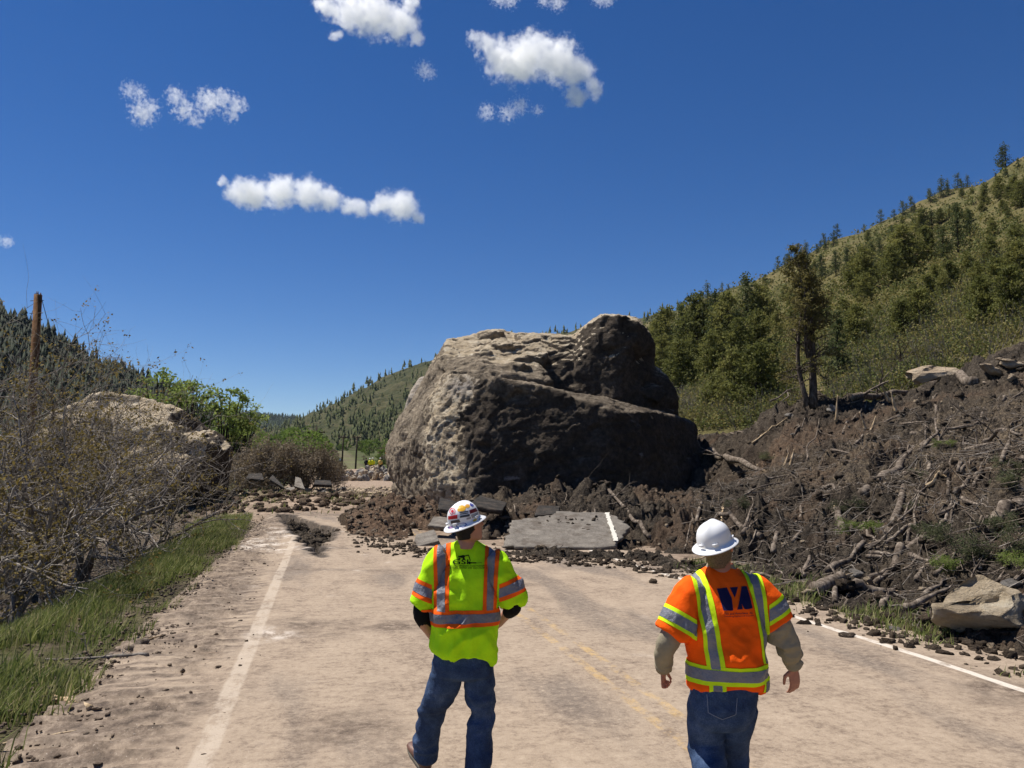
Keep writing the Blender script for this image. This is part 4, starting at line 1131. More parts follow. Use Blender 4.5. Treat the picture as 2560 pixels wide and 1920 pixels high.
def eyes(parent, c, M):
    for sx in (-1, 1):
        mb = MB(); ellipsoid(mb, np.array((sx * .031, .081, .010)) @ M.T + c, .012, .012, .009, M); mb.build('eye', M_BLK, parent)
def hair(parent, c, M, mat, low=-.055):
    th_ = np.arange(72) * 2 * math.pi / 72
    R = np.array([np.stack((rx * np.cos(th_), ry * np.sin(th_) + cy, np.full(72, z)), -1) for z, rx, ry, cy in ((-.125, .052, .052, -.018), (-.105, .064, .066, -.018), (-.08, .071, .078, -.015), (-.05, .075, .090, -.008), (-.02, .078, .100, -.004), (.02, .082, .104, -.004), (.06, .080, .100, -.005), (.09, .068, .084, -.006), (.115, .042, .052, -.006), (.128, .012, .014, -.006))])
    R = np.array([R[int(q)] + (R[min(int(q) + 1, len(R) - 1)] - R[int(q)]) * (q - int(q)) for q in np.linspace(0, len(R) - 1, 46)]); V = R.reshape(-1, 3)
    mb = MB(); n, m_ = R.shape[:2]
    Fq = []
    for i in range(n - 1):
        for j in range(m_):
            j2 = (j + 1) % m_
            q = [i * m_ + j, i * m_ + j2, (i + 1) * m_ + j2, (i + 1) * m_ + j]
            cc = V[q].mean(0)
            lim = low + .045 * sst(-.06, .03, cc[1]) - .03 * (cc[1] < -.05)
            if cc[2] > lim and cc[1] < .012 + .5 * max(cc[2] - .05, 0): Fq.append(q)
    mb.add(V @ M.T + c, Fq)
    o = mb.build('hair', mat, parent)
    sol = o.modifiers.new('t', 'SOLIDIFY'); sol.thickness = .006; sol.offset = -1
    return o
def boots(man, ank, fwd, pitch=0.0):
    f = np.array((fwd[0], fwd[1], 0.0)); f /= np.linalg.norm(f); s = np.array((f[1], -f[0], 0.0)); u = np.array((0, 0, 1.0))
    cp, sp = math.cos(pitch), math.sin(pitch); f2 = f * cp + u * sp; u2 = u * cp - f * sp
    def prof(rows):
        th = np.arange(20) * 2 * math.pi / 20
        return np.array([o + np.cos(th)[:, None] * s * a + np.sin(th)[:, None] * u2 * b for o, a, b in rows])
    heel = np.asarray(ank, float) - u2 * .085 - f2 * .05
    b = MB(); b.rings(prof([(heel + f2 * q + u2 * z, a, h) for q, z, a, h in ((-.02, .055, .018, .022), (-.012, .052, .033, .040), (.03, .055, .040, .046), (.09, .052, .042, .046), (.15, .042, .048, .036), (.20, .036, .050, .029), (.245, .030, .042, .022), (.268, .026, .020, .012))]))
    b.tube(np.array([np.asarray(ank) + f2 * .0 - u2 * .03, np.asarray(ank) + u2 * .06]), [.050, .052], 16)
    bo = link('boot', remesh(b.mesh('boot'), .008, 2), M_BOOT, man.e)
    k = MB(); th = np.arange(24) * 2 * math.pi / 24
    ov = heel + f2 * .123; sole = []
    for z, g in ((-.002, .97), (.0, 1.0), (.022, 1.0), (.024, .96)):
        wv = np.where(np.cos(th) > 0, .049, .042) * (1 - .0 * th)
        sole.append(ov + np.cos(th)[:, None] * f2 * .152 * g + np.sin(th)[:, None] * s * wv[:, None] * g + u2 * z)
    k.rings(np.array(sole)); k.build('sole', M_SOLE, bo)
def garment(mb, name, voxel, mat, parent, folds, it=3):
    me = remesh(mb.mesh(name), voxel, it); me.name = name
    add_folds(me, folds)
    return link(name, me, mat, parent), me
def cloth_folds(amp, sc, seed):
    def fn(V):
        q = V * np.array(sc) + .6 * np.stack([noise(V * 3.0, seed + k) for k in range(3)], -1)
        return amp * (1.5 * ridged(q, 2, seed + 5, .4) * (.55 + 1.3 * noise(V * 4, seed + 9)) + .6 * fbm(V * 6, 2, seed + 7))
    return fn

def arms(man, mb, wL, wR): pass
# ------------------------------------------------------------ the man in lime
M1 = Man('a', 1163, 5.45, 'man in lime shirt with orange and silver bands and a stickered white hard hat')
m1 = M1; L = m1.L
HC = L(1171, 1309, .02); HM = rotm(rad(-48), rad(8), rad(-4))
body = MB()
add_head(body, HC, HM)
limb(body, [L(1166, 1372, .05), L(1167, 1348, .05), L(1169, 1325, .04)], [.066, .057, .052], 20, 8)
body.rings(np.array([m1.ring(v, a, b, d) for v, a, b, d in ((1366, 1135, 1200, .06), (1380, 1105, 1233, .09), (1420, 1098, 1238, .10), (1500, 1096, 1240, .11), (1580, 1092, 1238, .12), (1650, 1096, 1232, .12), (1690, 1110, 1220, .10))]))
limb(body, [L(1106, 1394), L(1072, 1470, -.02), L(1056, 1540, -.02), L(1076, 1580, .09), L(1098, 1612, .20)], [.052, .048, .044, .036, .027], 14, 22)
add_hand(body, L(1098, 1612, .20), (.35, .55, -.6), (-.8, .2, -.3), (.3, .8, .5), .5)
limb(body, [L(1236, 1394), L(1268, 1460, -.01), L(1284, 1515, .0), L(1266, 1535, .16), L(1246, 1560, .27)], [.052, .048, .044, .036, .027], 14, 22)
add_hand(body, L(1246, 1560, .27), (-.5, .6, -.5), (.8, .2, -.3), (-.2, .8, .5), .6)
for P in ([(1126, 1650, 0), (1084, 1768, .14), (1064, 1896, .27)], [(1198, 1650, 0), (1204, 1790, .04), (1194, 1945, -.10)]):
    limb(body, [L(*p) for p in P], [.085, .058, .045], 14, 14)
link('body', remesh(body.mesh('body'), .0065, 2, .4), M_SKIN, m1.e)
hair(m1.e, HC, HM, M_HAIR1, -.066); eyes(m1.e, HC, HM)
gl = MB(); Lg = lambda p: np.array(p) @ HM.T + HC
for sx in (-1, 1):
    gl.tube(np.array([Lg((sx * .079, -.01, .012)), Lg((sx * .080, .04, .016)), Lg((sx * .066, .085, .016))]), .0035, 6)
    ellipsoid(gl, Lg((sx * .035, .098, .010)), .030, .008, .020, HM @ rotm(-sx * .35))
gl.build('sunglasses', M_BLK, m1.e)
shirt = MB()
shirt.rings(np.array([m1.ring(v, a, b, d, 0, 44, .85, tl) for v, a, b, d, tl in ((1354, 1143, 1192, .068, 0), (1360, 1132, 1204, .082, 0), (1369, 1110, 1228, .100, 0), (1380, 1098, 1242, .115, 0), (1400, 1091, 1247, .126, 0), (1440, 1088, 1247, .134, 0), (1480, 1085, 1248, .140, 0), (1525, 1080, 1250, .150, 0), (1570, 1079, 1249, .154, 0), (1605, 1078, 1247, .158, -.015), (1631, 1080, 1246, .162, -.028))]))
limb(shirt, [L(1112, 1388), L(1092, 1412), L(1070, 1462, -.01), L(1054, 1511, -.015)], [.060, .074, .079, .078], 22, 14)
limb(shirt, [L(1228, 1388), L(1246, 1412), L(1264, 1462, -.01), L(1277, 1507, -.01)], [.060, .074, .075, .068], 22, 14)
f1 = cloth_folds(.030, (7, 7, 4.2), 501)
sh1, sm1 = garment(shirt, 'shirt', .0085, M_LIME, m1.e, lambda V: f1(V) * (.40 + .60 * sst(1.62, 1.40, V[:, 2])), 3)
X1 = lambda u: (u - 1163) / FPX * 5.45; Z1 = lambda v: at(1163, v, 5.45)[2]
up, dn = (0, 0, 1), (0, 0, -1)
def vstripe(me, u0t, u1t, u0b, u1b, vt, vb, X, Z, off, back=True):
    a = Vector((X(u0t), 0, Z(vt))); b = Vector((X(u0b), 0, Z(vb))); c = Vector((X(u1t), 0, Z(vt))); d = Vector((X(u1b), 0, Z(vb)))
    n1 = Vector(((a - b).z, 0, -(a - b).x)); n2 = -Vector(((c - d).z, 0, -(c - d).x))
    return patch(me, [(a, n1), (c, n2), ((0, 0, Z(vb)), up)], off)
for args in ((1088, 1128, 1093, 1130), (1213, 1250, 1209, 1241)):
    t_ = link('stripe', vstripe(sm1, *args, 1366, 1519, X1, Z1, .003), M_TRIMO, sh1)
for args in ((1097, 1116, 1101.5, 1121), (1222, 1240, 1218, 1233)):
    link('reflective_stripe', vstripe(sm1, *args, 1366, 1519, X1, Z1, .0055), M_SILV, sh1)
def hband(me, z0, z1, X0, X1_, off): return patch(me, [((0, 0, z0), up), ((0, 0, z1), dn), ((X0, 0, 0), (1, 0, 0)), ((X1_, 0, 0), (-1, 0, 0))], off)
link('stripe', hband(sm1, Z1(1557), Z1(1517), X1(1062), X1(1262), .004), M_TRIMO, sh1)
link('reflective_stripe', hband(sm1, Z1(1547.5), Z1(1526), X1(1062), X1(1262), .0065), M_SILV, sh1)
def armband(me, p0, p1, a, b, xlim, sx, off):
    d = Vector(p1) - Vector(p0); d.normalize(); e = Vector(p1)
    return patch(me, [(e - d * b, d), (e - d * a, -d), ((xlim, 0, 0), (sx, 0, 0))], off)
for p0, p1, xl, sx in ((L(1100, 1400), L(1054, 1511, -.015), X1(1086), -1), (L(1238, 1400), L(1277, 1507, -.01), X1(1249), 1)):
    link('stripe', armband(sm1, p0, p1, .040, .150, xl, sx, .003), M_TRIMO, sh1)
    link('reflective_stripe', armband(sm1, p0, p1, .066, .124, xl, sx, .0055), M_SILV, sh1)
P1 = lambda u, v: (X1(u), Z1(v))
# printed emblem: digger over the letters, two lines of small type
zz = lambda x, y: P1(980 + x * .217, 1220 + y * .217)
dig = [[zz(775, 780), zz(815, 775), zz(825, 768), zz(845, 772), zz(850, 790), zz(842, 803), zz(770, 795)], [zz(775, 803), zz(800, 803), zz(800, 815), zz(780, 820)], [zz(825, 803), zz(848, 803), zz(850, 818), zz(825, 815)],
       [zz(840, 775), zz(888, 766), zz(893, 775), zz(845, 786)], [zz(884, 768), zz(894, 768), zz(917, 830), zz(910, 832)], [zz(875, 845), zz(978, 848), zz(978, 859), zz(875, 858)], [zz(895, 838), zz(912, 838), zz(916, 866), zz(895, 868)], [zz(978, 853), zz(1040, 854), zz(1040, 857), zz(978, 856)]]
x0, z0 = zz(803, 868); dig += text_polys('GSI', .042, x0, z0, 0, 0, .104, .0004)
x0, z0 = zz(884, 893); dig += text_polys('GeoStabilization International', .016, x0, z0, 0, 0, .252)
x0, z0 = zz(884, 916); dig += text_polys('WORK HARD OR GO HOME', .0145, x0, z0, 0, .2, .250)
link('emblem', decal(sm1, dig, .003, .02), M_PRINT, sh1)
# dark undershirt sleeves
for P, r in (([L(1060, 1500, -.015), L(1054, 1535, -.02), L(1066, 1562, .05)], [.060, .057, .046]), ([L(1274, 1498, -.01), L(1284, 1517, .0), L(1272, 1530, .10)], [.055, .054, .045])):
    sl = MB(); limb(sl, P, r, 16, 10); sl.build('undershirt_sleeve', M_BLK, m1.e)
jn_ = MB()
jn_.rings(np.array([m1.ring(v, a, b, d) for v, a, b, d in ((1590, 1088, 1240, .125), (1630, 1084, 1240, .135), (1662, 1080, 1238, .138), (1684, 1086, 1236, .125), (1694, 1110, 1215, .09))]))
limb(jn_, [L(1122, 1655), L(1113, 1700, .03), L(1084, 1766, .14), L(1068, 1840, .23), L(1062, 1893, .27)], [.100, .102, .088, .080, .075], 26, 26)
limb(jn_, [L(1196, 1655), L(1200, 1710, .02), L(1203, 1790, .03), L(1196, 1870, -.03), L(1192, 1950, -.09)], [.098, .096, .074, .080, .080], 26, 26)
fj = cloth_folds(.021, (4.5, 4.5, 8.0), 511)
garment(jn_, 'jeans', .0085, M_JEAN, m1.e, lambda V: fj(V) * (.35 + .65 * sst(.78, .60, V[:, 2])), 4)
boots(m1, L(1062, 1893, .27) + np.array((0, 0, .0)), (-.55, .83), .42)
boots(m1, L(1193, 1958, -.10), (.10, 1.0), -.10)
hatM = rotm(rad(-48), 0, 0)
tiltM = np.array(Matrix.Rotation(rad(-15), 3, 'Y') @ Matrix.Rotation(rad(11), 3, 'X'))
HT1 = hard_hat('hard_hat', L(1161, 1303, .0), tiltM @ hatM, m1.e)
def blob(cx, cy, rx, ry, n=12, rot=0.0):
    return [zz(cx + rx * math.cos(a) * math.cos(rot) - ry * math.sin(a) * math.sin(rot), cy + rx * math.cos(a) * math.sin(rot) + ry * math.sin(a) * math.cos(rot)) for a in np.arange(n) * 2 * math.pi / n]
def ringp(cx, cy, rx, ry, w, n=16, rot=0.0):
    o, i = blob(cx, cy, rx, ry, n, rot), blob(cx, cy, rx * w, ry * w, n, rot)
    return [[o[k], o[(k + 1) % n], i[(k + 1) % n], i[k]] for k in range(n)]
stick = [('red', (.50, .012, .015), [[zz(663, 318), zz(770, 296), zz(772, 340), zz(664, 356)]]), ('dark_red', (.16, .008, .012), [[zz(900, 250), zz(968, 228), zz(986, 266), zz(908, 290)]]),
         ('yellow', (.78, .42, .03), [blob(815, 228, 46, 34), blob(787, 245, 20, 18)]), ('gold', (.72, .36, .05), [blob(877, 204, 27, 20)]), ('blue', (.05, .06, .30), [blob(924, 187, 22, 19)]),
         ('red_ring', (.62, .03, .05), ringp(712, 260, 34, 38, .78) + [blob(712, 260, 16, 18)]), ('black_white', (.06, .06, .07), [[zz(797, 268), zz(888, 254), zz(889, 266), zz(797, 280)], [zz(797, 286), zz(890, 272), zz(890, 284), zz(798, 297)], [zz(798, 308), zz(905, 290), zz(906, 316), zz(800, 332)]]),
         ('patched', (.10, .08, .07), [[zz(694, 368), zz(790, 348), zz(806, 380), zz(700, 402)]]), ('grey', (.34, .34, .33), [[zz(918, 300), zz(992, 276), zz(998, 318), zz(930, 338)], [zz(870, 334), zz(915, 322), zz(920, 344), zz(872, 354)]]),
         ('blue_ring', (.10, .13, .42), ringp(815, 416, 62, 27, .80, 18, -.18)), ('flag', (.30, .16, .34), [[zz(665, 438), zz(715, 428), zz(718, 450), zz(670, 462)]]), ('yellow_small', (.75, .50, .05), [blob(962, 364, 26, 13, 10, -.3)]), ('dark_small', (.08, .09, .09), [[zz(1003, 352), zz(1032, 342), zz(1040, 350), zz(1008, 362)]])]
for nm, c_, pl in stick:
    link('sticker', decal(HT1.data, pl, .0018, .012), MT('sticker_' + nm, c_, .35, .4).m, HT1)

# ------------------------------------------------------------ the man in orange
m2 = Man('b', 1808, 4.75, 'man in orange safety shirt over khaki sleeves with a plain white hard hat'); L = m2.L
X2 = lambda u: (u - 1808) / FPX * 4.75; Z2 = lambda v: at(1808, v, 4.75)[2]
HC = L(1795, 1362, .02); HM = rotm(rad(-34), rad(6), rad(-4))
body = MB(); add_head(body, HC, HM)
limb(body, [L(1803, 1440, .05), L(1800, 1412, .05), L(1797, 1385, .04)], [.070, .062, .056], 20, 8)
body.rings(np.array([m2.ring(v, a, b, d) for v, a, b, d in ((1434, 1765, 1850, .06), (1450, 1735, 1882, .09), (1500, 1728, 1892, .11), (1600, 1726, 1895, .13), (1700, 1730, 1895, .13), (1770, 1735, 1880, .12), (1800, 1750, 1870, .09))]))
wl, wr = L(1658, 1674, .07), L(1984, 1668, .05)
limb(body, [L(1742, 1468), L(1690, 1560, -.04), L(1660, 1622, -.04), wl], [.055, .050, .045, .030], 14, 20)
limb(body, [L(1876, 1462), L(1938, 1552, -.03), L(1974, 1612, -.02), wr], [.055, .050, .045, .030], 14, 20)
add_hand(body, wl, (.05, .25, -1), (-.85, -.5, -.1), (.35, .85, .2), 1.25, .19)
add_hand(body, wr, (.12, .22, -1), (.5, -.85, -.1), (-.85, -.45, .05), .33, .195, .10)
for P in ([(1768, 1770, 0), (1770, 1856, .03), (1778, 1990, -.16)], [(1850, 1770, 0), (1836, 1860, .12), (1836, 1985, .20)]):
    limb(body, [L(*p) for p in P], [.09, .062, .048], 14, 14)
link('body', remesh(body.mesh('body'), .006, 2, .4), M_SKIN2, m2.e)
hair(m2.e, HC, HM, M_HAIR2, -.105); eyes(m2.e, HC, HM)
shirt = MB()
shirt.rings(np.array([m2.ring(v, a, b, d, 0, 44, .85) for v, a, b, d in ((1419, 1768, 1836, .078, ), (1426, 1757, 1852, .092), (1436, 1742, 1872, .108), (1448, 1728, 1886, .122), (1466, 1721, 1894, .132), (1510, 1717, 1903, .146), (1560, 1714, 1905, .158), (1620, 1715, 1906, .170), (1665, 1718, 1905, .172), (1700, 1724, 1903, .170), (1711, 1727, 1900, .168))]))
limb(shirt, [L(1744, 1462), L(1726, 1482), L(1698, 1540, -.03), L(1679, 1581, -.035)], [.068, .088, .096, .096], 22, 14)
limb(shirt, [L(1872, 1456), L(1892, 1476), L(1924, 1525, -.02), L(1945, 1557, -.025)], [.068, .088, .098, .100], 22, 14)
f2 = cloth_folds(.028, (6, 6, 4.2), 521)
sh2, sm2 = garment(shirt, 'shirt', .0085, M_ORNG, m2.e, lambda V: f2(V) * (.40 + .60 * sst(1.5, 1.25, V[:, 2])), 3)
col_ = MB(); col_.rings(np.array([m2.ring(v, a, b, d, 0, 30) for v, a, b, d in ((1424, 1760, 1842, .082), (1412, 1766, 1836, .078), (1408, 1768, 1834, .075))]), False); col_.build('shirt_collar', M_KHAKI, m2.e)
for t, b in (((1718, 1756), (1737, 1777)), ((1852, 1888), (1872, 1900))):
    pass
def str2(t0, t1, b0, b1, vt, vb, off, mat, nm): link(nm, vstripe(sm2, t0, t1, b0, b1, vt, vb, X2, Z2, off), mat, sh2)
str2(1719, 1757, 1743, 1783, 1442, 1657, .003, M_TRIMY, 'stripe'); str2(1728, 1744, 1752, 1773, 1442, 1657, .0055, M_SILV, 'reflective_stripe')
str2(1851, 1887, 1878, 1905, 1428, 1648, .003, M_TRIMY, 'stripe'); str2(1861, 1877, 1885, 1899, 1428, 1648, .0055, M_SILV, 'reflective_stripe')
link('stripe', hband(sm2, Z2(1697), Z2(1650), X2(1690), X2(1930), .004), M_TRIMY, sh2)
link('reflective_stripe', hband(sm2, Z2(1686), Z2(1659), X2(1690), X2(1930), .0065), M_SILV, sh2)
for a, b, c_, d in ((1746, 1784, 1755, 1775), (1880, 1903, 1887, 1898)):
    link('stripe', patch(sm2, [((X2(a), 0, 0), (1, 0, 0)), ((X2(b), 0, 0), (-1, 0, 0)), ((0, 0, Z2(1696)), dn), ((0, 0, Z2(1722)), up)], .003), M_TRIMY, sh2)
    link('reflective_stripe', patch(sm2, [((X2(c_), 0, 0), (1, 0, 0)), ((X2(d), 0, 0), (-1, 0, 0)), ((0, 0, Z2(1696)), dn), ((0, 0, Z2(1722)), up)], .0055), M_SILV, sh2)
for p0, p1, xl, sx in ((L(1735, 1470), L(1679, 1581, -.035), X2(1722), -1), (L(1880, 1464), L(1945, 1557, -.025), X2(1898), 1)):
    link('stripe', armband(sm2, p0, p1, .028, .125, xl, sx, .003), M_TRIMY, sh2)
    link('reflective_stripe', armband(sm2, p0, p1, .048, .103, xl, sx, .0055), M_SILV, sh2)
yy = lambda x, y: (X2(1600 + x * .199), Z2(1270 + y * .199))
ya = [[yy(880, 985), yy(1005, 975), yy(1045, 1095), yy(1035, 1230), yy(925, 1235), yy(935, 1130)], [yy(1040, 975), yy(1142, 970), yy(1080, 1088)],
      [yy(1190, 969), yy(1258, 965), yy(1285, 1215), yy(1178, 1218), yy(1166, 1100), yy(1142, 1096), yy(1128, 1112)], [yy(1085, 1220), yy(1122, 1122), yy(1142, 1112), yy(1154, 1217)]]
link('emblem', decal(sm2, ya, .003, .02), M_NAVY, sh2)
x0, z0 = yy(1105, 1278); tx = text_polys('Yeh and Associates, Inc.', .017, x0, z0, .02, .1, .165)
x0, z0 = yy(1105, 1306); tx += text_polys('Consulting Engineers & Scientists', .0105, x0, z0, .02, 0, .172)
link('emblem_lettering', decal(sm2, tx, .003, .02), M_NAVY, sh2)
ks = cloth_folds(.020, (7, 7, 10), 531)
for P, r in (([L(1700, 1540, -.035), L(1676, 1590, -.04), L(1660, 1624, -.035), L(1656, 1650, .02), wl + np.array((0, 0, .01))], [.064, .064, .056, .047, .040]), ([L(1925, 1525, -.02), L(1950, 1575, -.025), L(1972, 1612, -.015), L(1980, 1642, .02), wr + np.array((0, 0, .01))], [.064, .064, .057, .047, .040])):
    sl = MB(); limb(sl, P, r, 24, 24)
    me = remesh(sl.mesh('sleeve'), .007, 2); add_folds(me, ks); so = link('sleeve', me, M_KHAKI, m2.e)
    cf = MB(); e_, q_ = P[-1], P[-2]; dd = (e_ - q_) / np.linalg.norm(e_ - q_)
    cf.tube(np.array([e_ - dd * .05, e_ - dd * .045, e_ + dd * .006, e_ + dd * .008]), [.040, .047, .044, .036], 20, True); cf.build('cuff', M_KHAKI, so)
jn_ = MB()
jn_.rings(np.array([m2.ring(v, a, b, d) for v, a, b, d in ((1680, 1728, 1898, .140), (1712, 1724, 1897, .150), (1760, 1719, 1893, .156), (1795, 1722, 1880, .145), (1815, 1735, 1868, .11))]))
limb(jn_, [L(1765, 1765), L(1762, 1810, .01), L(1766, 1856, .03), L(1773, 1920, -.05), L(1778, 1985, -.16)], [.103, .102, .092, .087, .084], 26, 26)
limb(jn_, [L(1848, 1765), L(1840, 1815, .04), L(1834, 1862, .12), L(1834, 1920, .17), L(1836, 1980, .20)], [.106, .098, .084, .080, .080], 26, 26)
fj = cloth_folds(.020, (4.5, 4.5, 8.0), 541)
je2, jm2 = garment(jn_, 'jeans', .0085, M_JEAN, m2.e, lambda V: fj(V) * (.4 + .6 * sst(.72, .52, V[:, 2])), 4)
wz = lambda x, y: (X2(1600 + x * .217), Z2(1560 + y * .217))
M_STITCH = MT('denim_stitching', (.16, .19, .26), .9, .1).m
def seam(P, w=.0022):
    out = []
    for a, b in zip(P[:-1], P[1:]):
        d = np.array(b) - np.array(a); n = np.array((-d[1], d[0])) / np.linalg.norm(d) * w
        out.append([tuple(np.array(a) + n), tuple(np.array(b) + n), tuple(np.array(b) - n), tuple(np.array(a) - n)])
    return out
for P in ([wz(650, 735), wz(655, 930), wz(800, 1000), wz(940, 940), wz(962, 760)], [wz(1275, 740), wz(1225, 930), wz(1290, 960)]):
    link('pocket', decal(jm2, seam(P), .003, .015), M_STITCH, je2)
boots(m2, L(1778, 1998, -.16), (.05, 1.0), -.15); boots(m2, np.array((L(1836, 1985, .20)[0], .20, .10)), (.05, 1), .05)
hatM = rotm(rad(-34), 0, 0)
tiltM = np.array(Matrix.Rotation(rad(-13), 3, 'Y') @ Matrix.Rotation(rad(9), 3, 'X'))
hard_hat('hard_hat', L(1787, 1357, .0), tiltM @ hatM, m2.e)
# ================================================================== debris, grass, poles, far workers
deb_fn = lambda a, b: np.maximum(debris_z(a, b)[0], -.02)
def on_slide(u, v): return march(u, v, deb_fn, 6, 90)
def on_ground(u, v, y1=600): return march(u, v, ground_z, 4, y1)
def asphalt_mat(name, c0, c1, c2, line=False):
    m = MT(name, rough=.92, spec=.15)
    n = m.noise(4, 8, .75); f = m.noise(38, 4, .7)
    c = m.ramp(m.math('MULTIPLY_ADD', f, .45, m.math('MULTIPLY', n, .55)), (.36, c0), (.5, c1), (.64, c2))
    if line: c = m.mix(m.math('MULTIPLY', m.attr('line'), m.sstep(m.noise(9, 5, .7), .36, .50)), c, (.60, .56, .48))
    c = m.mix(m.math('MULTIPLY', m.sstep(m.noise(2.2, 5, .7), .50, .62), .55), c, (.085, .065, .05))
    m.put('Base Color', c); m.bump(m.math('ADD', f, n), .7, .02)
    return m.m
M_ASPH = asphalt_mat('broken_asphalt', (.085, .074, .062), (.165, .146, .124), (.27, .24, .20), True)
M_ASPD = asphalt_mat('asphalt_underside', (.012, .011, .010), (.030, .027, .024), (.085, .075, .064))
def slab(name, P, thick, label, lines=None, grp='broken slabs of asphalt', seed=0, mat=None):
    """an irregular plate of road surface; P are its top corners in order"""
    P = np.asarray(P, float); r = np.random.default_rng(seed)
    C = P.mean(0); nrm = np.linalg.svd(P - C)[2][2]; P = P - ((P - C) @ nrm)[:, None] * nrm
    if nrm[2] < 0: nrm = -nrm
    edge = []
    for a, b in zip(P, np.roll(P, -1, 0)):
        k = max(4, int(np.linalg.norm(b - a) / .12))
        for q in range(k): edge.append(C + (a + (b - a) * q / k - C) * (1 + float(np.clip(r.normal() * .022, -.05, .05))))
    edge = np.array(edge); m_ = len(edge)
    rr = [C + (edge - C) * f for f in (.02, .1, .2, .3, .4, .5, .6, .68, .75, .82, .88, .93, .97, 1.0)]
    top = np.array(rr); top = top + nrm * (.010 * fbm(top.reshape(-1, 3) * .5, 1, seed).reshape(len(rr), m_, 1)); top[-1] -= nrm * .012
    low = edge - nrm * thick + (edge - C) * r.uniform(-.10, .03, (m_, 1)); bot = C - nrm * thick + (edge - C) * .3
    R = np.concatenate((top, ((edge - nrm * thick * .5) + (edge - C) * r.uniform(-.05, .03, (m_, 1)))[None], low[None], bot[None]))
    mb = MB(); ln = np.zeros(R.shape[0] * m_ + 2)
    if lines is not None:
        a, b, w = lines; ab = unit(np.asarray(b) - np.asarray(a)); d = R.reshape(-1, 3) - a
        dist = np.linalg.norm(d - (d @ ab)[:, None] * ab, axis=1)
        ln[:-2] = (dist < w) * 1.0
    o = None
    mb.rings(R, True, line=ln)
    o = mb.build(name, mat or M_ASPH, None, False)
    tag(o, label, 'asphalt slab', grp, 'thing'); return o
SP = [at(u, v, Y) for u, v, Y in ((1261, 1362, 20.6), (1330, 1370, 20.5), (1400, 1372, 20.5), (1470, 1371, 20.5), (1536, 1360, 20.6), (1575, 1316, 22.1), (1545, 1292, 22.9), (1519, 1280, 23.3), (1450, 1280, 23.3), (1392, 1276, 23.4), (1385, 1284, 23.1), (1280, 1298, 22.5))]
big_slab = slab('asphalt_slab', SP, .13, 'large flat grey asphalt slab with a white line, in the dirt before the boulder', None, None, 3)
lp = MB(); a, b = at(1517, 1283, 23.2), at(1541, 1354, 20.7); up_ = np.array((0, 0, .022)); k = 26; sd = unit(np.cross(b - a, (0, 0, 1)))
r = np.random.default_rng(8)
for i in range(k):
    p0, p1 = a + (b - a) * (i / k), a + (b - a) * ((i + .93) / k); w0, w1 = r.uniform(.035, .085, 2)
    lp.add([p0 + sd * w0 + up_, p1 + sd * r.uniform(.04, .085) + up_, p1 - sd * r.uniform(.03, .085) + up_, p0 - sd * w1 + up_], [(0, 1, 2, 3)])
lp.build('painted_line', MT('worn_white_paint', (.60, .57, .50), .9, .1).m, big_slab, False)
def slab_px(corners, th, label, seed, mat=None): return slab('asphalt_slab', [at(*c) for c in corners], th, label, None, 'broken slabs of asphalt', seed, mat)
slab_px([(1170, 1262, 25.6), (1255, 1276, 25.2), (1268, 1256, 26.6), (1200, 1238, 27.4)], .16, 'dark asphalt slab sticking out of the dirt under the pale foot of the boulder', 11, M_ASPD)
slab_px([(1095, 1268, 25.2), (1172, 1284, 24.8), (1186, 1262, 26.0), (1100, 1245, 26.8)], .14, 'dark cracked slab behind the stickered hard hat', 12, M_ASPD)
slab_px([(1070, 1312, 24.0), (1128, 1318, 23.7), (1118, 1290, 25.2), (1084, 1292, 25.2)], .12, 'small grey slab left of the stickered hard hat', 13)
slab_px([(1030, 1368, 21.6), (1098, 1352, 21.8), (1085, 1322, 23.0), (1040, 1338, 22.8)], .16, 'lumpy grey slab leaning at the foot of the dirt heap', 14)
slab_px([(1335, 1290, 23.6), (1395, 1283, 23.8), (1400, 1266, 24.8), (1345, 1262, 25.0)], .15, 'dark slab behind the far edge of the large asphalt slab', 15, M_ASPD)
slab_px([(872, 1316, 29.5), (950, 1306, 29.0), (940, 1278, 31.0), (890, 1290, 31.2)], .16, 'dark slab tipped up at the left end of the dirt heap', 16, M_ASPD)
slab_px([(915, 1300, 28.0), (985, 1290, 27.6), (970, 1262, 29.5), (925, 1272, 30)], .16, 'black slab under the left corner of the boulder', 17, M_ASPD)
for k, (c, lb) in enumerate((([(615, 1196, 58), (660, 1198, 57), (655, 1184, 60), (622, 1182, 60)], 'dark slab on top of the brown dirt heap at the road end'), ([(672, 1196, 56), (712, 1224, 52), (705, 1208, 53), (682, 1188, 57)], 'long tilted slab sliding off the brown dirt heap'), ([(736, 1216, 54), (762, 1222, 53), (752, 1196, 55), (738, 1190, 55.5)], 'slab standing on edge right of the dirt heap'), ([(706, 1240, 50), (740, 1228, 51), (735, 1216, 53), (716, 1220, 53)], 'grey slab lying at the edge of the dirt heap'), ([(785, 1210, 56), (830, 1212, 56), (826, 1200, 58), (788, 1200, 58)], 'low dark slab beside the far road'))):
    slab_px(c, .2, lb, 20 + k, M_ASPH if k in (2, 3) else M_ASPD)

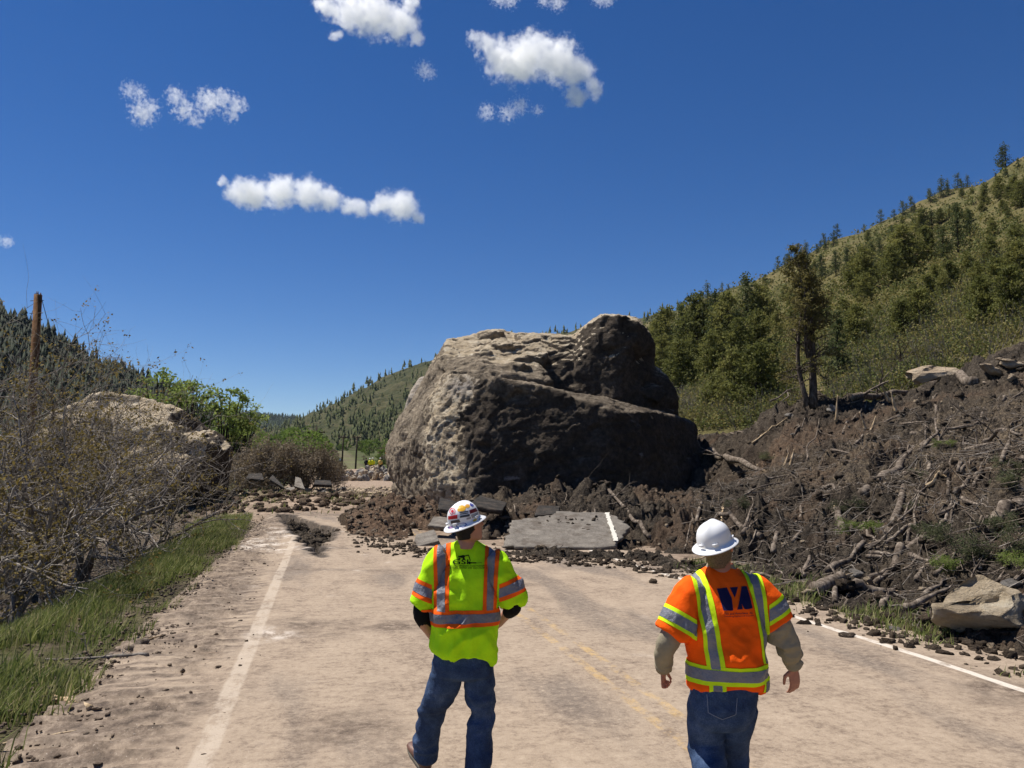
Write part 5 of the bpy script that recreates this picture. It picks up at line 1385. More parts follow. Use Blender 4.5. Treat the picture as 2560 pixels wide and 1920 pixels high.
# ---- rocks
M_PALE = rock_mat('pale_broken_sandstone', ((.10, .075, .055), (.20, .155, .115), (.30, .24, .18)), ((.26, .19, .125), (.46, .36, .25), (.60, .50, .37))).m
M_GREYR = rock_mat('grey_rock', ((.06, .05, .042), (.13, .112, .094), (.23, .20, .17)), ((.17, .15, .13), (.30, .27, .235), (.44, .40, .35))).m
def rock_mesh(seed, sub=3, sc=(1, 1, .7), cuts=14, cream=.8, name='rock'):
    bm = bmesh.new(); bmesh.ops.create_icosphere(bm, subdivisions=sub, radius=.5)
    me = bpy.data.meshes.new(name); bm.to_mesh(me); bm.free()
    V = coords(me); r = np.random.default_rng(seed)
    V = V * (1 + .35 * fbm(V * 1.6 + seed, 2, seed))[:, None]; setco(me, V)
    V = facet(V, normals(me), r, cuts, .25, .8, .16, .4) * np.array(sc)
    V = V + normals(me) * (.03 * fbm(V * 7, 3, seed + 3))[:, None]
    setco(me, V); setattr_f(me, 'cream', np.full(len(V), cream))
    if sub > 3: me.polygons.foreach_set('use_smooth', np.ones(len(me.polygons), bool))
    return me
RK = [rock_mesh(600 + k, 3, (1, r.uniform(.6, 1), r.uniform(.45, .8))) for k in range(10)]
RKB = [rock_mesh(640 + k, 4, (1, r.uniform(.6, 1), r.uniform(.5, .8)), 26, .35) for k in range(4)]
for m_ in RK[:5]: m_.materials.append(M_PALE)
for m_ in RK[5:]: m_.materials.append(M_GREYR)
def rock(u, v, w, fn, label, grp=None, me=None, sink=.25, rot=None, sz=None, seed=0, mat=None):
    """a rock w photo pixels wide whose foot is seen at (u, v)"""
    p = march(u, v, fn, 4, 400)
    if p is None: return None
    s_ = w * p[1] / FPX
    o = bpy.data.objects.new('rock', me or RK[seed % 10]); COL.objects.link(o)
    if mat is not None and len(o.data.materials) == 0: o.data.materials.append(mat)
    z3 = sz or (1, 1, 1)
    o.scale = (s_ * z3[0], s_ * z3[1], s_ * z3[2]); o.location = (p[0], p[1] + s_ * .25, p[2] + s_ * z3[2] * (.32 - sink))
    rr_ = np.random.default_rng(seed + 9000)
    o.rotation_euler = rot or (rr_.uniform(-.4, .4), rr_.uniform(-.4, .4), rr_.uniform(0, 6.28))
    tag(o, label, 'rock', grp); return o
bigr = rock_mesh(690, 5, (1, .8, .66), 16, .62); bigr.materials.append(m_rock.m); setattr_f(bigr, 'tan_or_sunlit', np.ones(len(bigr.vertices)))
rock(2492, 1592, 250, deb_fn, 'big rounded tan rock at the right edge of the slide', None, bigr, .05, (.1, -.1, .3))
for k, (u, v, w, sz, lb, me, rot) in enumerate(((2345, 958, 118, (1, .6, .42), 'large pale slab on the crest of the slide', RK[1], (.25, -.12, .1)), (2486, 955, 80, (1, .7, .75), 'pale angular block on the slide crest near the right edge', RK[2], (.3, .2, 1.0)), (2545, 925, 60, (1, .7, .6), 'pale rock at the right edge of the slide crest', RK[3], (.2, 0, .4)), (2530, 958, 40, (1, .8, .7), 'small pale rock below the slide crest at the right edge', RK[4], (.2, 0, 2.)), (2520, 915, 44, (1, .8, .5), 'flat pale stone behind the angular block on the crest', RK[0], (.1, .2, .4)),
      (2088, 1032, 36, (1, .9, 1.1), 'upright grey block right of the tallest juniper trunk', RK[6], (.1, .3, .4)), (1978, 1046, 34, (1, .9, .9), 'grey block left of the tallest juniper trunk', RK[7], (.3, .1, 1.2)), (2055, 994, 26, (1, .8, .5), 'pale stone behind the tallest juniper trunk', RK[2], (.1, .2, 2)), (2190, 985, 44, (1, .7, .6), 'pale rock beside the splintered trunk', RK[3], (.3, .2, 1.7)), (2405, 1222, 36, (1, .8, .5), 'flat grey stone in the brushy part of the slide', RK[5], (.1, -.2, .3)), (2430, 1258, 22, (1, .8, .9), 'tan stone in the brushy part of the slide', RK[4], (0, 0, 1)),
      (2140, 1448, 58, (1, .9, .8), 'dark rock beside the log at the foot of the slide', RK[8], (.2, .1, .4)), (2180, 1472, 66, (1, .7, .75), 'pale cracked rock at the foot of the slide', RK[0], (.2, .2, .9)), (2296, 1560, 70, (1, .8, .45), 'half buried grey rock by the road shoulder', RK[9], (.1, 0, .2)), (2240, 1580, 60, (1, .8, .4), 'flat muddy rock by the road shoulder', RK[8], (.1, .1, 2.)), (2540, 1470, 60, (1, .8, .7), 'dark rock above the big rounded tan rock', RK[8], (.2, .1, .4)), (2488, 1626, 34, (1, .8, .8), 'pale triangular stone below the big rounded tan rock', RK[1], (.4, .3, .4)), (2008, 1488, 34, (1, .9, .9), 'tan broken stone beside the cut log at the grass', RK[2], (.2, 0, .2)))):
    rock(u, v, w * (1.25 if k < 5 else 1), deb_fn, lb, None, me, -.08 if k < 5 else .12, rot, sz, k)
r = np.random.default_rng(66)
for k in range(52):
    u = r.uniform(1700, 2560); v = r.uniform(1010, 1560) if r.random() < .75 else r.uniform(960, 1100)
    p = on_slide(u, v)
    if p is None or debris_z(p[:1], p[1:2])[1][0] < .1 or v < 1162 - .17 * (u - 1700) - 60: continue
    rock(u, v, r.uniform(6, 17) * (1 if v > 1150 else .7), deb_fn, 'small stone in the dark slide soil', 'small stones in the slide', RK[r.integers(10)], .1, None, None, 100 + k)
for k in range(34):
    u = r.normal(1120, 130); v = r.uniform(1275, 1385)
    p = on_slide(u, v)
    if p is None or debris_z(p[:1], p[1:2])[1][0] < .05 or polydist(p[:1], p[1:2], SLAB)[0] > -.3: continue
    rock(u, v, r.uniform(6, 20), deb_fn, 'brown stone in the reddish dirt below the boulder', 'brown stones below the boulder', RK[r.integers(5)], .1, None, None, 200 + k)
# left verge: pale stones under the bushes
for k, (u, v, w, lb) in enumerate(((340, 1285, 74, 'largest pale stone behind the leaning bush'), (328, 1362, 32, 'brown stone on the grass edge under the bushes'), (265, 1412, 34, 'pale stone right of the leaning trunks'), (243, 1376, 24, 'pale stone between the leaning bush and the grass'), (158, 1440, 28, 'tan stone between the two leaning trunks'), (122, 1440, 26, 'pale stone left of the two leaning trunks'), (60, 1425, 54, 'wide pale stone at the left edge'), (36, 1450, 30, 'broken pale stone at the left edge'), (462, 1322, 24, 'grey stone on the grass by the road'), (368, 1345, 22, 'grey stone in the tall grass'), (70, 1510, 16, 'little pale stone in the dirt under the left bush'), (26, 1506, 14, 'little pale stone at the left frame edge'))):
    rock(u, v, w, ground_z, lb, None, RK[(k * 3 + (5 if 'grey' in lb else 0)) % 5 + (5 if 'grey' in lb else 0)], .1, None, (1, .8, .7), 300 + k)
for k in range(26):
    u = r.uniform(0, 520); v = r.uniform(1240, 1480) + (520 - u) * .12
    p = on_ground(u, v)
    if p is None or st(p[0], p[1])[1] > -4.2: continue
    rock(u, v, r.uniform(5, 18), ground_z, 'small pale stone on the soil under the bare bushes', 'small stones under the bushes', RK[r.integers(8)], .1, None, None, 400 + k)
for k in range(22):
    u = r.uniform(560, 1010); v = r.uniform(1218, 1250)
    rock(u, v, r.uniform(5, 13), ground_z, 'stone on the churned earth beyond the broken road', 'stones beyond the broken road', RK[r.integers(10)], .1, None, None, 500 + k)
for k in range(16):
    u = r.uniform(775, 860); v = r.uniform(1224, 1241)
    rock(u, v, r.uniform(8, 19), ground_z, 'grey rubble block at the end of the pale road', 'grey rubble at the road end', RK[5 + r.integers(5)], .05, None, None, 560 + k)
# ---- riprap pile on the far road
ctr = on_ground(905, 1200)
for k in range(115):
    f = r.random(); u = 812 + 190 * f + r.normal() * 4; hmax = 19 * math.exp(-((u - 955) / 75) ** 2) + 12
    q = r.random() ** .8; Y = ctr[1] - 5 + 11 * q
    lim = at(u, 1206 - hmax, ctr[1])[2]
    base = float(ground_z(np.array([at(u, 1190, Y)[0]]), np.array([Y]))[0])
    z = base + max(0, lim - base) * (.12 + .86 * min(1, q * 1.4)) * r.uniform(.82, 1.0)
    o = bpy.data.objects.new('rock', RK[r.integers(10)]); COL.objects.link(o)
    s_ = r.uniform(.9, 2.2); o.scale = (s_, s_ * .8, s_ * .8); o.location = (at(u, 1190, Y)[0], Y, z)
    o.rotation_euler = tuple(r.uniform(0, 6.28, 3)); tag(o, 'angular block in the rock pile on the far road', 'rock', 'rock pile on the far road')

# ---- logs and broken wood on the slide
M_LOG = bark_mat('weathered_log', (.045, .034, .026), (.135, .107, .083), (.30, .25, .20))
M_SPL = bark_mat('fresh_split_wood', (.22, .15, .085), (.42, .31, .19), (.58, .46, .31))
def log(u0, v0, u1, v1, r0, r1, label, grp=None, mat=None, lift=.05, fn=deb_fn, split=False, name='log', branches=0, seed=0, up1=None, ds=None):
    a, b = march(u0, v0, fn, 4, 120), march(u1, v1, fn, 4, 120)
    if a is None or b is None: return
    if up1 is not None: b = a + np.array(up1, float)
    rg = np.random.default_rng(seed + 77)
    n = 12; q = np.linspace(0, 1, n)[:, None]
    P = a + (b - a) * q + np.array((0, 0, lift)); L_ = np.linalg.norm(b - a)
    bow = np.stack([fbm(np.stack((q[:, 0] * 2 + seed, q[:, 0] * 0 + k * 5.1, q[:, 0] * 0), -1), 2, seed) for k in range(3)], -1) * L_ * (.02 if name == 'splinter' else .04)
    P = P + bow
    if up1 is None: P[:, 2] = np.maximum(P[:, 2], fn(P[:, 0], P[:, 1]) + .25 * r0)
    mb = MB(); R = np.linspace(r0, r1, n) * (1 + .12 * rg.normal(size=n)); mb.tube(P, R, 9)
    for k in range(branches):
        i = rg.integers(2, n - 1); out, tips = [], []
        branchy(rg, P[i], unit(rg.normal(size=3)) + np.array((0, 0, .5)), L_ * rg.uniform(.12, .3), R[i] * .45, 1, out, tips, .4, (2, 4), .0, .55, 5)
        for pp, rr, dp in out: mb.tube(pp, rr, 4, cap=False)
    o = mb.build(name, mat or M_LOG); tag(o, label, 'log' if name == 'log' else 'branch', grp)
    if split:
        d = unit(P[-1] - P[-2]); sp = MB()
        for k in range(6):
            off = unit(rg.normal(size=3)) * r1 * .6
            sp.tube(np.array([P[-1] + off - d * .06, P[-1] + off * .8 + d * rg.uniform(.06, .30)]), [r1 * .35, r1 * .08], 5)
        sp.build('splintered_end', M_SPL, o)
    return o
z7 = lambda x, y: (1680 + x * .398, 860 + y * .398)
LG = [((1200, 960), (1600, 640), .13, .08, 'long crooked dark log lying uphill on the middle of the slide', 0, 2), ((1360, 1190), (1640, 700), .085, .05, 'long thin log right of the crooked dark log', 1, 2), ((560, 1240), (300, 1080), .075, .055, 'straight light brown log above the white hard hat', 0, 0), ((230, 690), (570, 800), .17, .10, 'broken trunk against the right flank of the boulder', 1, 1), ((1390, 1430), (1590, 1210), .085, .07, 'short brown log below the uprooted juniper boughs', 0, 0), ((980, 1450), (1240, 1290), .07, .045, 'bent bare log near the foot of the slide', 1, 1),
      ((2000, 1190), (2180, 1020), .115, .12, 'thick grey log at the right edge of the slide', 0, 0), ((1080, 1190), (1030, 1050), .09, .07, 'broken stump beside the green juniper bough', 1, 0), ((1700, 545), (1970, 515), .06, .04, 'thin stick lying level in the upper slide', 0, 1), ((1850, 635), (2130, 565), .06, .04, 'long thin stick near the upper right of the slide', 0, 1), ((1840, 670), (2205, 592), .06, .035, 'long stick below the thin stick at the upper right', 0, 2), ((1920, 500), (2000, 430), .05, .03, 'short bare stick under the slide crest', 0, 1),
      ((1120, 345), (1480, 305), .16, .12, 'long splintered trunk along the slide crest', 1, 3), ((1490, 285), (1890, 262), .26, .22, 'thick dark trunk half buried below the large pale slab', 0, 1), ((1780, 960), (1950, 810), .06, .04, 'thin dead branch in the brushy right part', 0, 3), ((1480, 1500), (1730, 1340), .035, .02, 'grey stick in the tangle at the foot of the slide', 0, 3), ((1290, 1310), (1480, 1160), .045, .03, 'slender stick above the short brown log', 0, 3), ((900, 1570), (1060, 1490), .12, .11, 'fat cut log at the grass edge with a pale end', 1, 0),
      ((1110, 1545), (1400, 1590), .075, .06, 'brown log by the shoulder with torn bark', 1, 1), ((2080, 370), (2212, 325), .06, .03, 'bleached stick at the right end of the crest', 0, 1), ((640, 1330), (660, 1200), .07, .05, 'short upright root near the white hard hat', 0, 1), ((830, 1480), (860, 1350), .05, .03, 'forked root behind the orange shoulder', 0, 2), ((1680, 1180), (1800, 1010), .05, .03, 'dead stem among the boughs on the right', 0, 3), ((1930, 1160), (2120, 1010), .03, .02, 'thin curved stem next to the thick grey log', 0, 2)]
for k, (a, b, r0, r1, lb, sp, br) in enumerate(LG):
    log(*z7(*a), *z7(*b), r0, r1, lb, None, None, .06, split=bool(sp), branches=br, seed=k)
log(1627, 1343, 1518, 1232, .07, .045, 'leaning dead pole at the right end of the large asphalt slab', None, None, .05, split=False, branches=2, seed=60)
for k, (u, v, h, ln) in enumerate(((1752, 1085, 1.0, .25), (2165, 1075, .7, -.3), (2178, 1078, .6, .35), (1962, 1168, .5, .3), (1976, 1166, .6, .25), (2225, 1005, .9, -.5), (2240, 1030, .8, -.2), (2090, 1055, 1.1, .1))):
    log(u, v, u + 3, v - 2, .07, .015, 'upright pale splinter of fresh wood standing in the slide', 'splinters of fresh wood', M_SPL, .0, name='splinter', seed=30 + k, up1=(ln * h, 0, h))
for k in range(120):
    u = r.uniform(1700, 2560); v = r.uniform(1030, 1590) - (u - 1700) * .1
    p = on_slide(u, v)
    if p is None or debris_z(p[:1], p[1:2])[1][0] < .2: continue
    L_ = r.uniform(40, 130); a = r.normal(.55, .5)
    log(u, v, u + L_ * math.cos(a), v - L_ * math.sin(a), r.uniform(.018, .060), .012, 'dead branch lying on the slide', 'dead branches on the slide', M_SPL if r.random() < .05 else M_LOG, .05, name='branch', branches=int(r.integers(0, 4)), seed=700 + k)
for k in range(22):
    u = r.uniform(1180, 1780); v = r.uniform(1215, 1330)
    p = on_slide(u, v)
    if p is None or debris_z(p[:1], p[1:2])[1][0] < .6 or polydist(p[:1], p[1:2], SLAB)[0] > -.4: continue
    L_ = r.uniform(25, 70); a = r.uniform(.2, 2.6)
    log(u, v, u + L_ * math.cos(a), v - L_ * .5 * math.sin(a), .025, .010, 'root sticking out of the dirt in front of the boulder', 'roots in front of the boulder', M_LOG, .05, name='root', branches=2, seed=800 + k)

# ---- uprooted juniper boughs
M_BOUGH = leaf_mat('juniper_bough', (.050, .060, .030), (.095, .108, .050), (.17, .175, .09), 1.2)
def bough_mesh(seed, L_):
    rg = np.random.default_rng(seed); out, tips = [], []
    for k in range(4):
        branchy(rg, (0, 0, 0), (rg.normal() * .6, rg.normal() * .3, .35), L_ * rg.uniform(.7, 1), .03, 2, out, tips, .35, (4, 7), -.02, .55, 6)
    b = MB()
    for p, rr, d in out: b.tube(p, rr, 5 if d else 3, cap=False)
    tips = np.array(tips); c = MB()
    cards(c, np.repeat(tips, 9, 0) + rg.normal(size=(len(tips) * 9, 3)) * .075, .10, .035, rg)
    return b.mesh('stems'), c.mesh('foliage', False)
BG = [bough_mesh(900 + k, 1.2) for k in range(4)]
for k, (x, y, w, lb) in enumerate(((1130, 1060, 190, 'green juniper bough beside the broken stump'), (1200, 1200, 200, 'green juniper bough lying below the broken stump'), (1750, 1270, 300, 'leftmost juniper bough of the heap on the right'), (1900, 1400, 320, 'large grey green bough low in the heap on the right'), (2080, 1300, 320, 'drooping bough under the thick grey log'), (2180, 1440, 280, 'bough above the big rounded tan rock'), (1990, 1180, 240, 'bough at the foot of the thick grey log'), (2190, 900, 220, 'small bough at the right edge above the thick log'), (2130, 800, 180, 'green sprig near the right edge of the slide'), (1800, 1450, 260, 'bough hanging over the tangled sticks'), (1550, 850, 120, 'bright green sprout beside the long thin log'), (1500, 1040, 110, 'low green sprout below the long thin log'), (1560, 1170, 90, 'green tuft above the short brown log'), (1720, 650, 100, 'green weed high on the slide'), (620, 740, 120, 'dull green bough near the broken trunk'), (300, 560, 150, 'green bough at the foot of the leafy junipers'), (420, 1020, 120, 'mossy bough behind the white hard hat'))):
    p = on_slide(*z7(x, y))
    if p is None: continue
    s_ = w * .398 * p[1] / FPX / 1.9
    st_, fo = BG[k % 4]
    e = plant('juniper_bough', [('stems', st_, M_LOG), ('foliage', fo, M_BOUGH if k not in (10, 11, 12, 13) else M_COT)], p + np.array((0, 0, .02)), lb, 'bough', 'uprooted juniper boughs', k * 2.1, s_)
    e.scale = (s_, s_, s_ * .75)

# ---- clods and twigs nobody could count
bm = bmesh.new(); bmesh.ops.create_icosphere(bm, subdivisions=2, radius=1)
IV = np.array([v.co[:] for v in bm.verts]); IF = np.array([[v.index for v in f.verts] for f in bm.faces]); bm.free()
def clods(name, n, sampler, fn, smin, smax, mat, label, seed, pw=2.2, **attrs):
    r = np.random.default_rng(seed); x, y = sampler(r, n)
    z = fn(x, y); keep = np.isfinite(z); x, y, z = x[keep], y[keep], z[keep]; n = len(x)
    s_ = smin + (smax - smin) * r.random(n) ** pw
    base = np.array([IV * (1 + 1.0 * fbm(IV * 1.9 + 9 * k, 3, seed + k))[:, None] for k in range(24)])
    sel = r.integers(24, size=n); th = r.random(n) * 6.28; c, s = np.cos(th)[:, None], np.sin(th)[:, None]
    B = base[sel] * r.uniform(.45, 1.25, (n, 1, 3)) * np.array((1, 1, .75))
    V = np.stack((B[..., 0] * c - B[..., 1] * s, B[..., 0] * s + B[..., 1] * c, B[..., 2]), -1) * s_[:, None, None] + np.stack((x, y, z + s_ * .15), -1)[:, None]
    F = (IF[None] + (np.arange(n) * len(IV))[:, None, None]).reshape(-1, 3)
    mb = MB(); mb.add(V.reshape(-1, 3), None, F, **attrs); o = mb.build(name, mat)
    tag(o, label, 'soil clods', kind='stuff'); return o
def samp_slide(r, n):
    th = np.deg2rad(r.uniform(-14, 34, n * 2)); rr = 9 + 34 * r.random(n * 2) ** .9
    x, y = rr * np.sin(th), rr * np.cos(th); d = debris_z(x, y, False)[1]
    k = (d > -.1) & (polydist(x, y, SLAB) < -.1); return x[k][:n], y[k][:n]
clods('soil_clods', 9000, samp_slide, lambda a, b: debris_z(a, b)[0] - .02, .02, .15, m_soil.m, 'clods of dark soil strewn over the slide', 41, 4.0, red=.12, thatch=.25)
M_STN = M_PALE
def samp_red(r, n):
    x = r.normal(-3.4, 2.6, n); y = r.normal(25.5, 3.4, n); d = debris_z(x, y, False)[1]; k = (d > 0) & (polydist(x, y, SLAB) < -.2); return x[k], y[k]
clods('gravel_stones', 900, samp_red, lambda a, b: debris_z(a, b)[0], .02, .16, M_STN, 'brown gravel and stones in the reddish dirt', 46, 3.0, cream=.35)
clods('slide_stones', 700, samp_slide, lambda a, b: debris_z(a, b)[0] + .01, .015, .09, M_STN, 'small pale stones in the slide soil', 47, 3.0, cream=.75)
def samp_far(r, n):
    s = r.uniform(50, 76, n); t = r.uniform(-9, 6, n); return xy(s, t)
clods('far_stones', 900, samp_far, ground_z, .04, .28, M_STN, 'stones on the churned earth beyond the broken road', 48, 2.6, cream=.5)
def samp_toe(r, n):
    q = r.random(n) * 10; i = q.astype(int); f = q - i; D = np.array(DEBRIS[1:13]); p = D[i] * (1 - f[:, None]) + D[i + 1] * f[:, None]
    p = p + r.normal(size=(n, 2)) * np.array((.35, .45)); return p[:, 0], p[:, 1]
clods('spilled_clods', 1800, samp_toe, lambda a, b: np.maximum(debris_z(a, b)[0], .005), .012, .09, m_soil.m, 'crumbs of soil spilled along the edge of the slide', 42, 2.5, red=.2, thatch=.25)
def samp_slab(r, n):
    P = np.array(SLAB); w = r.dirichlet(np.ones(len(P)) * .6, n); p = w @ P; return p[:, 0], p[:, 1]
clods('slab_crumbs', 160, samp_slab, lambda a, b: (b - 20.6) * .305 + .02, .008, .05, m_soil.m, 'crumbs of soil on the large asphalt slab', 49, 2.5, red=.1, thatch=.2)
def samp_verge(r, n):
    s = 3.2 + 30 * r.random(n) ** 1.5; t = -2.15 + r.normal(size=n) * .5; return xy(s, t)
clods('verge_crumbs', 5200, samp_verge, lambda a, b: np.maximum(ground_z(a, b), .0) + .0, .004, .030, m_gnd.m, 'crumbs of dirt along the road shoulder', 43, 2.2, green=0, valley=0, tan=.25)
def samp_pit(r, n):
    P = np.array(PIT); i = r.integers(len(P), size=n); f = r.random((n, 1)); p = P[i] * (1 - f) + P.mean(0) * f * 1.0
    return p[:, 0], p[:, 1]
clods('pit_rubble', 420, samp_pit, lambda a, b: 0 * a - .20, .04, .20, m_soil.m, 'broken rubble lying in the hole in the road', 44, 2.0, red=0, thatch=.2)
def samp_left(r, n):
    x = r.normal(-15, 5.5, n); y = r.normal(45, 4.5, n); return x, y
clods('churned_clods', 1300, samp_left, ground_z, .04, .30, m_soil.m, 'clods of churned earth at the end of the broken road', 45, 2.2, red=.45, thatch=.2)
def twigs(name, n, sampler, fn, l0, l1, rad_, mat, label, seed, lift=.04):
    r = np.random.default_rng(seed); x, y = sampler(r, n); mb = MB()
    L_ = l0 + (l1 - l0) * r.random(len(x)) ** 2; a = r.random(len(x)) * 6.28
    for i in range(len(x)):
        d = np.array((math.cos(a[i]), math.sin(a[i]))) * L_[i] / 2
        q = np.array([(x[i] - d[0], y[i] - d[1]), (x[i] + r.normal() * .08 * L_[i], y[i] + r.normal() * .08 * L_[i]), (x[i] + d[0], y[i] + d[1])])
        z = fn(q[:, 0], q[:, 1]); z = np.maximum(z, z.mean()) + lift * r.random(3) * 2
        mb.tube(np.column_stack((q, z)), np.array((1, .8, .4)) * rad_ * r.uniform(.5, 1.4), 3, cap=False)
    tag(mb.build(name, mat), label, 'twigs', kind='stuff')
def samp_brush(r, n):
    th = np.deg2rad(r.uniform(12, 35, n * 3)); rr = 8 + 26 * r.random(n * 3); x, y = rr * np.sin(th), rr * np.cos(th)
    d = debris_z(x, y, False)[1]; s, t = st(x, y); w = np.clip((t - 7) / 6, .15, 1); k = (d > .05) & (r.random(len(x)) < w); return x[k][:n], y[k][:n]
zf = lambda a, b: debris_z(a, b)[0]
twigs('slide_twigs', 2000, samp_brush, zf, .25, 1.5, .010, M_LOG, 'dead twigs littering the slide', 51, .06)
twigs('pale_twigs', 1500, samp_brush, zf, .2, 1.2, .009, M_GRY, 'bleached twigs littering the slide', 52, .07)
twigs('berm_twigs', 420, samp_slide, zf, .2, .9, .008, M_LOG, 'roots and twigs in the dark soil', 53, .05)
def samp_under(r, n):
    s = 11 + 20 * r.random(n); t = r.uniform(-11, -4.2, n); return xy(s, t)
twigs('bush_litter', 1100, samp_under, ground_z, .2, 1.3, .008, M_BUSH, 'fallen twigs under the bare bushes', 54, .06)

# ---- grass
m = MT('verge_grass', rough=.7, spec=.2)
k = m.math('ADD', m.math('MULTIPLY', m.attr('tone'), .8), m.math('MULTIPLY', m.noise(.9, 3), .35))
c = m.ramp(k, (.15, (.065, .095, .024)), (.40, (.135, .170, .042)), (.60, (.22, .24, .075)), (.78, (.38, .33, .17)))
m.put('Base Color', c)
tr = m.nt.nodes.new('ShaderNodeBsdfTranslucent'); m.set(tr.inputs[0], c)
mx = m.nt.nodes.new('ShaderNodeMixShader'); mx.inputs[0].default_value = .35
m.nt.links.new(m.b.outputs[0], mx.inputs[1]); m.nt.links.new(tr.outputs[0], mx.inputs[2]); m.nt.links.new(mx.outputs[0], m.nt.nodes['Material Output'].inputs[0])
M_GRASS = m.m
def grass(name, x, y, z, h, label, seed, w=.006):
    r = np.random.default_rng(seed); n = len(x); h = h * r.uniform(.45, 1.25, n)
    a = r.random(n) * 6.28; ln = r.normal(size=(n, 2)) * .32 + np.array((.22, .12))
    dx = np.stack((np.cos(a), np.sin(a), 0 * a), -1) * (w * r.uniform(.7, 1.6, n))[:, None]
    b = np.stack((x, y, z), -1); m1_ = b + np.stack((ln[:, 0] * h * .35, ln[:, 1] * h * .35, h * .6), -1); t_ = b + np.stack((ln[:, 0] * h, ln[:, 1] * h, h * .95), -1)
    V = np.stack((b - dx, b + dx, m1_ + dx * .75, m1_ - dx * .75, t_), 1).reshape(-1, 3); i = np.arange(n)[:, None] * 5
    tone = np.repeat(np.clip(r.normal(.42, .2, n), 0, 1), 5)
    mb = MB(); mb.add(V, i + np.array((0, 1, 2, 3)), i + np.array((3, 2, 4)), tone=tone)
    tag(mb.build(name, M_GRASS), label, 'grass', kind='stuff')
n = 80000
s_ = 3.0 + 34 * r.random(n) ** 1.35; t_ = -2.15 - 2.6 * r.random(n) ** .95 - .9 * sst(20, 40, s_)
x, y = xy(s_, t_); dn_ = fbm(P3(x, y, 0, .8), 3, 91)
kp = (1.5 * dn_ + sst(-2.2, -3.2, t_) * .75 + sst(-4.9, -3.8, t_) * .25 - .80 + r.normal(size=n) * .25) > 0
x, y, s_ = x[kp], y[kp], s_[kp]
grass('verge_grass', x, y, ground_z(x, y) - .01, .24 + .12 * fbm(P3(x, y, 0, .9), 2, 92), 'long green grass on the left verge', 71, .0062)
n = 9000; x = r.uniform(-24, -5, n); y = r.uniform(14, 44, n); s_, t_ = st(x, y)
kp = (fbm(P3(x, y, 0, .45), 3, 93) > .16) & (t_ < -4); x, y = x[kp], y[kp]
grass('undergrowth_grass', x, y, ground_z(x, y) - .01, .2 + 0 * x, 'patches of grass under the bare bushes', 72, .008)
n = 7000; s_ = r.uniform(3, 16, n); t_ = 7.55 + r.normal(size=n) * .28 + .02 * (s_ - 8); x, y = xy(s_, t_)
kp = fbm(P3(x, y, 0, .6), 3, 94) > -.05; x, y = x[kp], y[kp]
grass('shoulder_grass', x, y, np.maximum(debris_z(x, y)[0], ground_z(x, y)) - .02, .17 + 0 * x, 'green grass tufts along the right shoulder', 73, .006)
n = 5000; x = r.normal(-13, 5, n); y = r.normal(48, 6, n); s_, t_ = st(x, y); kp = fbm(P3(x, y, 0, .5), 3, 95) > .12; x, y = x[kp], y[kp]
grass('far_grass', x, y, ground_z(x, y) - .01, .25 + 0 * x, 'grass on the churned earth at the road end', 74, .016)

# ---- wood and sticks on the left verge
log(130, 1752, 226, 1780, .035, .03, 'pale splintered board on the dirt at the lower left', None, M_SPL, .03, ground_z, name='log', seed=91)
log(320, 1635, 368, 1612, .05, .05, 'short muddy chunk of wood at the grass edge', None, None, .04, ground_z, split=True, name='log', seed=92)
log(370, 1655, 110, 1660, .018, .010, 'forked grey branch lying on the grass', None, M_GRY, .06, ground_z, name='branch', branches=7, seed=93)
log(8, 1872, 190, 1838, .012, .010, 'peeled orange stick at the lower left corner', None, M_SPL, .03, ground_z, name='branch', seed=94)
for k in range(26):
    u = r.uniform(40, 520); v = r.uniform(1560, 1900)
    p = on_ground(u, v)
    t_ = st(p[0], p[1])[1]
    if not (-3.2 < t_ < -1.9): continue
    log(u, v, u + r.uniform(10, 45), v + r.normal() * 8, .007, .004, 'small chip of wood on the dirt shoulder', 'wood chips on the shoulder', M_SPL if r.random() < .5 else M_LOG, .01, ground_z, name='wood_chip', seed=950 + k)

# ---- poles
M_POLE = bark_mat('brown_pole_wood', (.085, .042, .020), (.16, .085, .042), (.25, .15, .08))
M_POLD = bark_mat('dark_pole_wood', (.030, .022, .016), (.060, .046, .034), (.11, .085, .065))
M_WIRE = MT('wire', (.02, .02, .02), .5).m
q = at(88, 860, 31.0); g = float(ground_z(np.array([q[0]]), np.array([31.0]))[0]); tp = at(88, 737, 31.0)
e = empty('utility_pole', (q[0], 31, g)); tag(e, 'broken brown utility pole rising over the bushes at the left', 'pole')
mb = MB(); mb.tube(np.array([(0.05, 0, -.3), (.02, 0, (tp[2] - g) * .5), (0, 0, tp[2] - g)]), [.17, .155, .145], 14); mb.build('pole', M_POLE, e)
mb = MB(); H = tp[2] - g
for k in range(5): mb.tube(np.array([(.1 * math.cos(k * 1.3), .1 * math.sin(k * 1.3), H - .05), (.11 * math.cos(k * 1.3), .11 * math.sin(k * 1.3), H + .06 + .05 * (k % 3))]), [.035, .01], 5)
mb.build('splintered_top', M_POLE, e)
mb = MB()
for dz in (.25, .75): mb.tube(np.array([(-.26, -.05, H - dz), (.26, -.05, H - dz + .02)]), .014, 6)
mb.build('bolt', M_WIRE, e)
for x1, z1, x0, z0 in ((1.0, H - 2.6, .16, H - .2), (-.55, H - 2.0, -.16, H - .6), (1.6, H - 4.5, 1.0, H - 2.6)):
    mb = MB(); mb.tube(np.array([(x0, 0, z0), ((x0 + x1) / 2 - .03, 0, (z0 + z1) / 2), (x1, 0, z1)]), .012, 5); mb.build('wire', M_WIRE, e)
